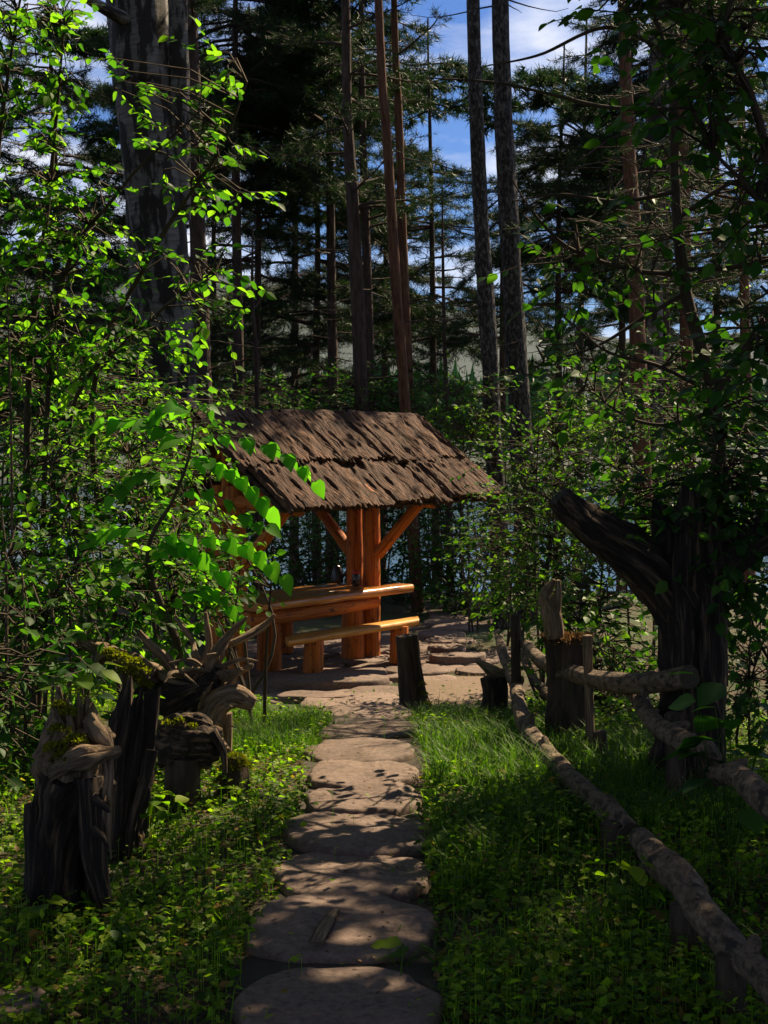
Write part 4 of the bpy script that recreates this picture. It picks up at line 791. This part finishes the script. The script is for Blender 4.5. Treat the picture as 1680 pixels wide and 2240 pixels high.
# ------------------------------------------------------------------ left hand shrubs
rng = np.random.default_rng(110)
def E(px, py, Y, rx, rz, ry, n): return (PX(px, py, Y), (rx, ry, rz), n)
shrub('tall_shrub', 'tall leafy shrub with round bright leaves at the left edge', (-2.15, 8.3), [([PX(60, 900, 8.2), PX(110, 400, 8.1), PX(140, 60, 8.0)], .022), ([PX(-40, 800, 8.2), PX(0, 300, 8.1), PX(50, -40, 8)], .02), ([PX(120, 700, 8.1), PX(260, 420, 7.9), PX(430, 250, 7.8)], .016)],
      [E(70, 90, 8, .38, .5, .4, 60), E(60, 420, 8, .4, .5, .4, 70), E(170, 500, 7.9, .26, .36, .3, 34), E(60, 720, 8, .45, .4, .45, 84)], 8, .062, LEAF_HI, LEAF_HI, 'leaf', 260, key='hi', tl=(.15, .34))
shrub('hazel_shrub', 'arching branch shrub whose leaves cross the big birch trunk', (-1.65, 8.6), [([PX(200, 900, 8.4), PX(330, 560, 8.2), PX(480, 330, 8.1), PX(540, 180, 8.1)], .018), ([PX(150, 950, 8.4), PX(330, 700, 8.2), PX(470, 600, 8.1)], .015)],
      [E(400, 330, 8.1, .42, .16, .3, 18), E(470, 160, 8.1, .2, .12, .2, 8), E(380, 590, 8.1, .38, .14, .3, 16), E(270, 740, 8.1, .36, .2, .35, 24), E(480, 420, 8.1, .2, .06, .15, 8), E(460, 680, 8.1, .15, .08, .15, 8), E(280, 170, 8.1, .16, .1, .2, 8)], 8, .064, LEAF_HI, LEAF_HI, 'leaf', 240, key='hi', tl=(.15, .32))
for i, (x, y, px, py, Y, sz, n, lab) in enumerate([
        (-2.1, 9.5, 120, 880, 9.3, (.75, .45, .6), 120, 'leafy shrub with mid green leaves at mid height by the left edge'), (-1.6, 10.4, 300, 890, 10.2, (.6, .36, .6), 90, 'leafy shrub in front of the foot of the big birch'),
        (-2.0, 8.0, 90, 1090, 7.9, (.55, .45, .5), 110, 'sunlit bush low at the left edge'), (-1.35, 8.6, 290, 1090, 8.4, (.42, .42, .5), 110, 'sunlit bush left of the gazebo roof'), (-1.0, 9.6, 425, 1080, 9.5, (.2, .3, .3), 34, 'narrow bush touching the left end of the roof'),
        (-1.8, 7.0, 80, 1290, 6.9, (.45, .32, .4), 90, 'low bush over the burnt stump'), (-1.1, 7.8, 330, 1260, 7.6, (.42, .3, .4), 90, 'low bush above the upturned roots'), (-.85, 8.7, 455, 1240, 8.6, (.18, .24, .3), 30, 'small bush between the upturned roots and the table'),
        (-2.2, 6.4, -10, 1480, 6.2, (.4, .5, .4), 80, 'shady bush behind the burnt stump at the left edge'), (-3.2, 12, 60, 640, 12, (1.1, .8, .9), 120, 'taller shady bush far behind the left shrubs'), (-2.6, 12.8, 210, 780, 12.6, (.6, .5, .7), 80, 'taller shady bush just left of the big birch')]):
    c = PX(px, py, Y); st = [([np.array([x, y, c[2] * .5 + tz(x, y) * .5]) + rng.normal(0, .12, 3), c + rng.normal(0, .2, 3) * [1, 1, .3] + UZ * sz[1] * .7], .012) for _ in range(3)]
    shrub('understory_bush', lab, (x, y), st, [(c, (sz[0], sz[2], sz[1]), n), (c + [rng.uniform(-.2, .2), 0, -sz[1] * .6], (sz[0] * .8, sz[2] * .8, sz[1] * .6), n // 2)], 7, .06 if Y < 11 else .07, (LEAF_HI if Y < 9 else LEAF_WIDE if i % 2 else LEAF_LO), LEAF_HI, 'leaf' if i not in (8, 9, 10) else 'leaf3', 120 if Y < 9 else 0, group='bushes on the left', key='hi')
# bare grey canes rising in the left thicket
for i, (px, y0, y1, Y) in enumerate([(20, 1500, 620, 7.2), (52, 1650, 1250, 6.4), (110, 1450, 1290, 6.6), (148, 1480, 1200, 6.8), (8, 1420, 1120, 6.3)]):
    p = PX(px, y0, Y); p[2] = tz(p[0], p[1]); o = part('dry_cane', tube(MB(), [p, PX(px + 6, (y0 + y1) / 2, Y), PX(px - 4, y1, Y)], [.01, .008, .004], 6, 14, .1, 8, i), M['rail'], loc=p)
    tag(o, ['tall thin grey cane at the left edge reaching above the bushes', 'dry cane just left of the burnt stump', 'short dry cane above the burnt stump crown', 'pale dry cane right above the burnt stump', 'short dry cane at the very left edge by the bushes'][i], 'cane', 'dry canes on the left')
# plant with large drooping compound leaves in front of the gazebo
Ys = 7.3; zx = lambda x, y: (x / 2.37, 800 + y / 2.37)
b = np.array([PX(405, 1500, Ys)[0], Ys, 0]); b[2] = tz(b[0], b[1]); sm = thing('compound_leaf_sapling', 'sapling with big drooping bright green compound leaves in front of the gazebo', 'sapling', b)
part('stem', tube(MB(), [b - UZ * .05, PX(*zx(930, 1500), Ys), PX(*zx(840, 1250), Ys), PX(*zx(770, 1040), Ys), PX(*zx(790, 880), Ys), PX(*zx(900, 690), Ys), PX(*zx(980, 470), Ys), PX(*zx(1010, 270), Ys)], [.026, .024, .02, .016, .012, .01, .008, .004], 8, 50, .06, 8, 5, caps=False), M['twig'], sm)
fr = [([(1005, 380), (1130, 362), (1330, 390), (1510, 475), (1640, 600)], 7, .092), ([(985, 470), (1100, 500), (1260, 600), (1400, 740)], 8, .10), ([(900, 690), (1020, 640), (1180, 700), (1300, 800), (1390, 830)], 6, .08), ([(800, 880), (960, 880), (1180, 905), (1330, 970), (1470, 1090)], 8, .10),
      ([(760, 960), (900, 920), (1050, 1000), (1200, 1120)], 8, .10), ([(1010, 270), (940, 205), (850, 215), (790, 270)], 5, .09), ([(980, 420), (850, 330), (700, 280), (540, 290)], 6, .115), ([(790, 880), (660, 840), (520, 870), (420, 950)], 7, .085),
      ([(850, 1270), (990, 1160), (1110, 1180), (1240, 1300)], 8, .08), ([(1010, 270), (1040, 210), (1075, 205), (1090, 235)], 4, .06), ([(770, 1040), (650, 1010), (520, 1060), (430, 1150)], 7, .085), ([(930, 620), (800, 560), (680, 580), (580, 680)], 6, .09)]
for pts, n, sz in fr:
    dy = rng.uniform(-.22, .1); P = [PX(*zx(*p), Ys + dy * k / (len(pts) - 1)) for k, p in enumerate(pts)]; stalk = part('leaf_stalk', tube(MB(), P, [.004, .002], 5, 16, caps=False), M['twig'], sm)
    Q = smooth_path(P, n + 1)[1:]; T = nrm(np.gradient(Q, axis=0)); pos, yy, zz, s = [], [], [], []
    for k in range(n):
        for sg in ((-1, 1) if k < n - 1 else (0,)):
            sd = nrm(np.cross(T[k], UZ)) * sg; y = nrm(T[k] * .55 + sd * .75 - UZ * rng.uniform(.25, .8)); pos.append(Q[k]); yy.append(y); zz.append(nrm(UZ * .8 + sd * .5 - np.array([0, .5, 0]) + .25 * rng.normal(size=3))); s.append(sz * 1.15 * rng.uniform(.85, 1.15) * (1 - .3 * (k / n - .4) ** 2))
    leaf_objects(stalk, LEAF_HEART, 'heart', 'leafb', np.array(pos), np.array(yy), np.array(zz), np.array(s))
print('left', round(time.time() - T0, 1))

# ------------------------------------------------------------------ right hand bushes and dark foreground sapling
rng = np.random.default_rng(111)
for i, (px, py, Y, sz, n, lab) in enumerate([
        (1030, 890, 15.6, (.55, .4, .4), 70, 'bright bush with layered leaves right above the roof end'), (1195, 1000, 12.0, (.55, .45, .45), 100, 'sunlit bush in front of the twin dark trunks'), (1125, 1215, 14.6, (.6, .55, .45), 120, 'sunlit bush right of the gazebo post'),
        (1200, 1180, 10.2, (.5, .55, .4), 120, 'bright bush left of the raised limb of the forked stump'), (1290, 1330, 9.4, (.45, .45, .4), 110, 'bush behind the ragged stump'), (1400, 1010, 11.0, (.65, .5, .5), 100, 'bush with yellow green leaves above the forked stump limb'),
        (1350, 1500, 8.4, (.42, .4, .35), 80, 'low bush behind the birch rail'), (1560, 1060, 11, (.6, .6, .5), 90, 'shady bush behind the forked stump at the right'), (1640, 1400, 8.6, (.42, .6, .4), 90, 'bush right of the forked stump trunk'), (1420, 1650, 7.6, (.5, .25, .4), 70, 'low bush between the two log fences'),
        (1250, 880, 17.0, (1.0, .5, .6), 110, 'taller bush between the twin trunks and the right birch'), (1500, 850, 13, (.8, .5, .6), 90, 'taller shady bush under the right hand pines')]):
    c = PX(px, py, Y); st = [([np.array([c[0], c[1], c[2] * .5 + tz(c[0], c[1]) * .5]) + rng.normal(0, .12, 3), c + rng.normal(0, .2, 3) * [1, 1, .3] + UZ * sz[1] * .7], .011) for _ in range(3)]
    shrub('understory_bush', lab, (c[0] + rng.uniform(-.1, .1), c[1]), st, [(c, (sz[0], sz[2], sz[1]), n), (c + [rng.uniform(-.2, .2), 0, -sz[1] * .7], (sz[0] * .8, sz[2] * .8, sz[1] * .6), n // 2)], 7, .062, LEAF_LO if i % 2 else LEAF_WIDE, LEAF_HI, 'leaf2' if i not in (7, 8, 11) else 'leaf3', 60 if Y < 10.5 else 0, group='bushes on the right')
# thicket behind the gazebo
for i, (px, py, Y, sz, n, lab) in enumerate([(px, py, Y, sz, int(n * 1.9), lab) for px, py, Y, sz, n, lab in [(600, 1180, 18.5, (1.0, .9, .6), 120, 'dark thicket seen under the left part of the roof'), (720, 1230, 17.5, (.7, .6, .5), 90, 'dark thicket behind the kettle'), (880, 1150, 18.5, (.7, .9, .6), 110, 'dark thicket right of the double post'),
        (1000, 1230, 17.2, (.6, .6, .5), 80, 'dark thicket beside the far path'), (960, 980, 18.5, (.9, .6, .6), 100, 'thicket behind the right end of the roof'), (680, 900, 19.5, (1.5, .5, .7), 110, 'low thicket behind the ridge'), (480, 1000, 17.5, (.9, .8, .6), 110, 'thicket behind the left end of the roof'), (840, 860, 19.8, (1.0, .45, .6), 80, 'thicket between the central pines'), (560, 960, 22, (1.2, 1.15, .8), 130, 'leafy thicket on the bank behind the left half of the roof'), (780, 1010, 22.5, (1.2, 1.15, .8), 130, 'leafy thicket on the bank behind the kettle side of the roof'), (1010, 1060, 22, (1.1, 1.15, .8), 130, 'leafy thicket on the bank behind the far path'), (1200, 960, 21.5, (1.2, 1.15, .8), 130, 'leafy thicket on the bank right of the twin trunks'), (1400, 920, 22, (1.4, 1.15, .8), 130, 'leafy thicket on the bank under the right birch'), (960, 880, 23, (1.0, .5, .7), 70, 'leafy thicket on the bank beneath the open sky gap')]]):
    c = PX(px, py, Y); st = [([np.array([c[0] + rng.normal(0, .25), c[1], c[2] * .5 + tz(c[0], c[1]) * .5]), c + rng.normal(0, .35, 3) * [1, 1, .3] + UZ * sz[1] * .8], .012) for _ in range(6)]
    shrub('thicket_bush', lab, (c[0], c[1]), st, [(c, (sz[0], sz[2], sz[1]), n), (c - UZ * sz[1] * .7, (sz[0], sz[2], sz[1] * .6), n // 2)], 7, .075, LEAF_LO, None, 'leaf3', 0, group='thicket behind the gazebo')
# dark sapling at the right with curved limbs
Yk = 6.9; b = PX(1570, 1500, Yk); b[2] = tz(b[0], b[1]); ks = thing('dark_sapling', 'dark leaning sapling with long curving branches crossing the right side', 'tree', b); anchors = []
for pts, r in [([(1570, 1500), (1575, 1100), (1560, 860), (1500, 640), (1478, 420), (1474, 240)], [.05, .04, .035, .03, .025, .02]), ([(1474, 240), (1460, 120), (1425, 20), (1400, -60)], [.016, .012, .008]), ([(1476, 235), (1520, 160), (1550, 60), (1560, -60)], [.014, .01, .006]), ([(1565, 860), (1630, 760), (1720, 640)], [.028, .022, .014]),
               ([(1495, 600), (1380, 590), (1250, 545), (1170, 470), (1115, 385)], [.014, .012, .009, .007, .003]), ([(1500, 590), (1600, 585), (1720, 560)], [.014, .012, .008]), ([(1476, 240), (1330, 235), (1200, 205), (1080, 180), (930, 170)], [.013, .011, .008, .006, .003]), ([(1478, 420), (1350, 440), (1230, 425), (1120, 440)], [.012, .009, .006, .003]),
               ([(1500, 640), (1400, 700), (1300, 760), (1190, 790)], [.013, .01, .007, .003]), ([(1560, 860), (1440, 800), (1330, 770), (1230, 690)], [.013, .01, .007, .003]), ([(1470, 120), (1330, 60), (1180, 120), (1060, 145)], [.012, .01, .007, .003]), ([(1560, 900), (1450, 930), (1350, 900), (1260, 820)], [.012, .01, .006, .003]), ([(1480, 480), (1600, 400), (1720, 380)], [.012, .01, .006])]:
    dy = rng.uniform(-.5, .3) if len(pts) < 6 and r[0] < .02 else 0; P = [PX(x, y, Yk + dy * k / (len(pts) - 1)) for k, (x, y) in enumerate(pts)]; part('trunk' if r[0] >= .05 else 'limb', tube(MB(), P, r, 8, 26, .08, 9, int(r[0] * 1e4), caps=False), M['twig'], ks); anchors.append(smooth_path(P, 14))
fo, br = MB(), MB(); S = np.concatenate(anchors)
ells = [E(1330, 560, Yk - .1, .42, .3, .35, 20), E(1250, 800, Yk - .1, .35, .2, .3, 16), E(1560, 300, Yk, .4, .5, .4, 9), E(1640, 640, Yk, .3, .4, .4, 20), E(1430, 860, Yk, .4, .25, .35, 22), E(1500, 60, Yk, .5, .22, .4, 6), E(1640, 950, Yk - .2, .3, .35, .3, 40), E(1510, 1120, Yk - .55, .36, .22, .25, 60), E(1380, 420, Yk, .3, .25, .3, 5), E(1220, 560, Yk, .15, .2, .2, 10), E(1640, 1230, Yk - .6, .22, .3, .25, 60), E(1600, 1050, Yk - .5, .3, .25, .25, 50)]
pos, y, z, s = foliage(ells, 6, .072, LEAF_HI, fo, br, S, .55, tl=(.15, .34)); o = rng.permutation(len(pos)); a = o[:290]; leaf_objects(ks, LEAF_HI, 'hi', 'leaf3', pos[a], y[a], z[a], s[a]); a = o[290:]
leaves(fo, LEAF_HI, pos[a], y[a], z[a], s[a]); part('twigs', br, M['twig'], ks, kind='stuff'); part('foliage', fo, M['leaf3'], ks, kind='stuff', smooth=False)
shrub('overhanging_shrub', 'leafy dark branches hanging in close at the top right corner', (2.1, 4.9), [([PX(1750, 700, 4.8), PX(1640, 200, 4.7), PX(1450, -20, 4.6)], .02), ([PX(1760, 900, 4.9), PX(1690, 500, 4.8), PX(1560, 330, 4.7)], .018)],
      [E(1400, 10, 4.6, .26, .12, .2, 22), E(1590, 90, 4.7, .2, .2, .25, 34), E(1640, 420, 4.8, .14, .22, .22, 30), E(1660, 760, 4.8, .1, .24, .2, 26), E(1520, 250, 4.7, .16, .1, .2, 16)], 6, .06, LEAF_HI, LEAF_HI, 'leaf3', 200, group='shrubs on the right', tl=(.12, .26))
rng = np.random.default_rng(777)
# conifer just outside the right edge whose boughs reach in
bx = 3.75; by = 11.6; b = np.array([bx, by, float(tz(bx, by))]); bt = thing('spruce_tree', 'spruce beyond the right edge sending drooping boughs across the top right', 'tree', b); part('trunk', tube(MB(), [b - UZ * .1, b + [0, 0, 3], b + [-.05, 0, 8.0]], [.13, .11, .02], 14, 40, .06, 5, 3, .15, 12, caps=False), M['pine'], bt)
br, fo = MB(), MB()
for z in rng.uniform(3.0, 6.0, 40): limb_set(br, fo, b + UZ * (z - b[2]), rng.uniform(2.3, 4.2) if rng.random() < .8 else rng.uniform(0, 6.28), rng.uniform(1.3, 2.9) * (1.1 - z / 14), rng.uniform(-.15, .25), .2, 16, nn=12, r0=.018, nl=.07, nw=.0035)
part('branches', br, M['pine'], bt, kind='stuff'); part('crown', fo, M['needle'], bt, smooth=False, kind='stuff')
# thin dead sapling left of the central pines
p = PX(560, 905, 15.2); p[2] = tz(p[0], p[1]); ds = thing('dead_sapling', 'thin bare dead sapling left of the central pines', 'tree', p); part('trunk', tube(MB(), [p, PX(562, 850, 15.2), PX(552, 650, 15.2), PX(553, 500, 15.2)], [.032, .028, .02, .008], 8, 24, .08, 8, 4), M['pine'], ds); br = MB()
for k in range(16): limb_set(br, br, PX(555, rng.uniform(500, 850), 15.2), rng.uniform(0, 6.28), rng.uniform(.3, .8), rng.uniform(-.2, .4), .1, r0=.008, bare=1)
part('branches', br, M['pine'], ds, kind='stuff')
print('right', round(time.time() - T0, 1))

# ------------------------------------------------------------------ ground cover
rng = np.random.default_rng(112)
pathx = lambda y: np.interp(y, L[:, 1], L[:, 0])
def scatter(n, x0, x1, y0, y1, pw=1.0):
    y = y0 + (y1 - y0) * rng.random(n) ** pw; x = rng.uniform(x0, x1, n); x = x * np.clip(y / y1, .45, 1) if False else x
    ok = np.abs(x - pathx(y)) > np.where(y < 10.4, np.where(y < 4.6, .27, .235), 0) + .05 * rng.random(n)
    rel = np.stack([x, y], -1) - GC[:2]; a = rel @ D1[:2]; bb = rel @ D2[:2]; ok &= ~((a > -2.5) & (a < 1.2) & (bb > -1.45) & (bb < 1.3) & (rng.random(n) > .02)); ok &= ~((y > 9.6) & (y < 12.3) & (x > -.9) & (x < 1.1) & (rng.random(n) > .05))
    ok |= (rng.random(n) < .012) & (y < 10)
    ok &= np.abs(x) < .30 * y + .5
    return x[ok], y[ok]
def cover(name, lab, cat, matl, n, box, size, hgt, shape=LEAF_LO, clump=1.6, thr=-.3, flat=.45, seed=0, pw=1.4):
    x, y = scatter(n, *box, pw); c = fbm(np.stack([x * clump, y * clump, x * 0 + seed], -1), seed, 2); k = c > thr + .25 * rng.random(len(x)); x, y, c = x[k], y[k], c[k]
    h = hgt * rng.random(len(x)) ** 1.2 * np.clip(.5 + .7 * (c - thr), .3, 1.6); z = tz(x, y) + .01 + h; m = len(x); pos = np.stack([x, y, z], -1)
    d = rng.normal(size=(m, 3)) * [1, 1, .25]; mb = MB(); leaves(mb, shape, pos, d, UZ + flat * rng.normal(size=(m, 3)), size * rng.uniform(.5, 1.4, m))
    s = rng.random(m) < .25; strips(mb, np.stack([x, y, tz(x, y)], -1)[s], pos[s], .0012, .001)
    tag(part(name, mb, M[matl], kind='stuff', smooth=False), lab, cat)
cover('leaf_litter', 'brown dead leaves and needles strewn over the forest floor', 'leaf litter', 'litter', 46000, (-4, 4, 2.8, 15), .026, .008, LEAF_LO, thr=-2, flat=.25, seed=1)
cover('herb_carpet', 'low bright herbs covering the ground beside the path', 'herbs', 'herb', 130000, (-4, 4, 2.9, 12), .030, .13, LEAF_LO, thr=-.35, seed=2)
cover('clover_carpet', 'small round leaved plants in the shade near the path start', 'herbs', 'herb', 26000, (-2, 2, 2.9, 6.5), .03, .06, LEAF_WIDE, thr=-.5, seed=3)
def grass(n, box, thr, seed, hh=.16):
    x, y = scatter(n, *box, 1.2); c = fbm(np.stack([x * 1.4, y * 1.4, x * 0 + seed], -1), seed, 2); k = c > thr; x, y = x[k], y[k]; m = len(x); z = tz(x, y); A = np.stack([x, y, z], -1); lean = rng.normal(size=(m, 3)) * [1, 1, 0]; h = hh * rng.uniform(.4, 1.3, m)[:, None]
    sd = nrm(np.cross(lean, UZ)) * .0024; P0 = A; P1 = A + UZ * h * .6 + lean * h * .22; P2 = A + UZ * h * .85 + lean * h * .62
    V = np.stack([P0 - sd, P0 + sd, P1 - sd * .8, P1 + sd * .8, P2], 1).reshape(-1, 3); o = (np.arange(m) * 5)[:, None]
    return V, o + np.array([[0, 1, 3, 2]]), o + np.array([[2, 3, 4]]), np.repeat(rng.random(m), 5)
mb = MB()
for a in ((26000, (.2, 1.7, 4.6, 11), -.25, 31, .15), (14000, (-1.4, -.2, 6.6, 10.5), -.1, 32, .13), (9000, (-2.5, 2.5, 3, 6), .25, 33, .12)):
    V, q, t, lv = grass(*a); mb.add(V, [q, t], lv=lv)
tag(part('grass', mb, M['grass'], kind='stuff', smooth=False), 'fine green grass growing along both sides of the path', 'grass')
x, y = scatter(2600, -3, 3, 3, 14); a_ = rng.random(len(x)) * 6.28; l_ = rng.uniform(.04, .22, len(x)); A = np.stack([x, y, tz(x, y) + .012], -1); x2, y2 = x + l_ * np.cos(a_), y + l_ * np.sin(a_); mb = MB(); strips(mb, A, np.stack([x2, y2, tz(x2, y2) + .012 + .03 * rng.random(len(x))], -1), .0028, .0014)
tag(part('twig_litter', mb, M['twig'], kind='stuff'), 'small dead twigs scattered over the forest floor', 'twigs')
px_ = pathx(yy_ := rng.uniform(3.4, 9.5, 260)) + rng.uniform(-.3, .3, 260); mb = MB(); leaves(mb, LEAF_LO, np.stack([px_, yy_, tz(px_, yy_) + .056], -1), rng.normal(size=(260, 3)) * [1, 1, .05], UZ + .12 * rng.normal(size=(260, 3)), rng.uniform(.008, .024, 260))
tag(part('stone_litter', mb, M['litter'], kind='stuff', smooth=False), 'bits of dead leaf lying on the path stones', 'leaf litter')
# single herbs with larger leaves
for i, (px, py, n, sz, h, lab) in enumerate([(1060, 1990, 26, .06, .12, 'round leaved plant right of the second nearest stone'), (1000, 1880, 22, .055, .12, 'round leaved plant at the right edge of the third stone'), (885, 2120, 7, .07, .08, 'single round leaf cluster at the corner of the second nearest stone'), (1120, 1850, 22, .05, .16, 'broad leaved plant in the grass before the log rail'),
        (330, 1850, 20, .06, .22, 'broad leaved plant at the foot of the split stump'), (330, 1700, 30, .045, .42, 'upright green plant growing in front of the upturned roots'), (160, 1480, 14, .07, .16, 'broad leaves sprouting from the crown of the burnt stump'), (250, 2080, 18, .05, .1, 'low broad leaved plant in front of the burnt stump leg'), (90, 2060, 20, .06, .14, 'broad leaved plant at the left foot of the burnt stump'),
        (1560, 1560, 24, .13, .28, 'large dark leaved plant right of the outer fence'), (1180, 2120, 22, .06, .1, 'round leaved plant in deep shade left of the near rail'), (560, 1830, 24, .04, .2, 'leafy herb at the left edge of the fourth stone'), (1380, 2010, 20, .06, .2, 'shaded plant under the near log rail')]):
    p = ground(px, py) if i != 6 else PX(px, 1560, Y0 + .02)
    if i == 9: p = np.array([1.25, 4.9, float(tz(1.25, 4.9))]); h = .75
    t = thing('broadleaf_herb', lab, 'plant', p, 'larger herbs by the path'); a = rng.random(n) * 6.28; rr = rng.random(n) ** .6 * (.13 if i not in (2, 5) else .06); u = rng.uniform(.35, 1, n); hp = p + np.stack([rr * np.cos(a), rr * np.sin(a), h * u], -1)
    mb = MB(); strips(mb, np.repeat(p[None], n, 0) + rng.normal(0, .008, (n, 3)), hp, .002, .0014); part('stalks', mb, M['grass'], t, kind='stuff'); y = nrm(np.stack([np.cos(a), np.sin(a), rng.uniform(-.5, .1, n)], -1)); leaf_objects(t, LEAF_ROUND, 'round', 'herb' if i not in (9,) else 'leaf3', hp, y, UZ + .35 * rng.normal(size=(n, 3)), sz * rng.uniform(.7, 1.2, n))
# fallen sticks
for i, (a, b2_, lab) in enumerate([((850, 1910), (905, 1925), 'thin pale twig lying by the third stone'), ((1050, 2150), (1180, 2080), 'thin twig lying in the shade left of the near rail'), ((240, 2085), (330, 2060), 'short pale stick lying before the burnt stump')]):
    p, q = ground(*a), ground(*b2_); m = (p + q) / 2 + UZ * .04; o = part('fallen_twig', tube(MB(), [p + UZ * .012, m, q + UZ * .012], [.004, .004, .002], 6, 10, .1, 9, i), M['grey'], loc=p); tag(o, lab, 'twig', 'fallen twigs')
print('cover', round(time.time() - T0, 1))

# ------------------------------------------------------------------ air
m_ = bpy.data.materials.new('haze_air'); m_.use_nodes = True; nt_ = m_.node_tree; nt_.nodes.clear(); o_ = nt_.nodes.new('ShaderNodeOutputMaterial'); v_ = nt_.nodes.new('ShaderNodeVolumePrincipled')
v_.inputs['Color'].default_value = (.5, .66, 1.0, 1); v_.inputs['Density'].default_value = .00003; v_.inputs['Anisotropy'].default_value = 0.0; nt_.links.new(v_.outputs[0], o_.inputs['Volume'])
V = np.array([(x, y, z) for z in (-7.0, 420.0) for x, y in ((-3100, -450), (3100, -450), (3100, 5200), (-3100, 5200))], float)
hz = part('haze', MB().add(V, [np.array([[0, 3, 2, 1], [4, 5, 6, 7], [0, 1, 5, 4], [1, 2, 6, 5], [2, 3, 7, 6], [3, 0, 4, 7]])]), m_, smooth=False); tag(hz, kind='stuff')
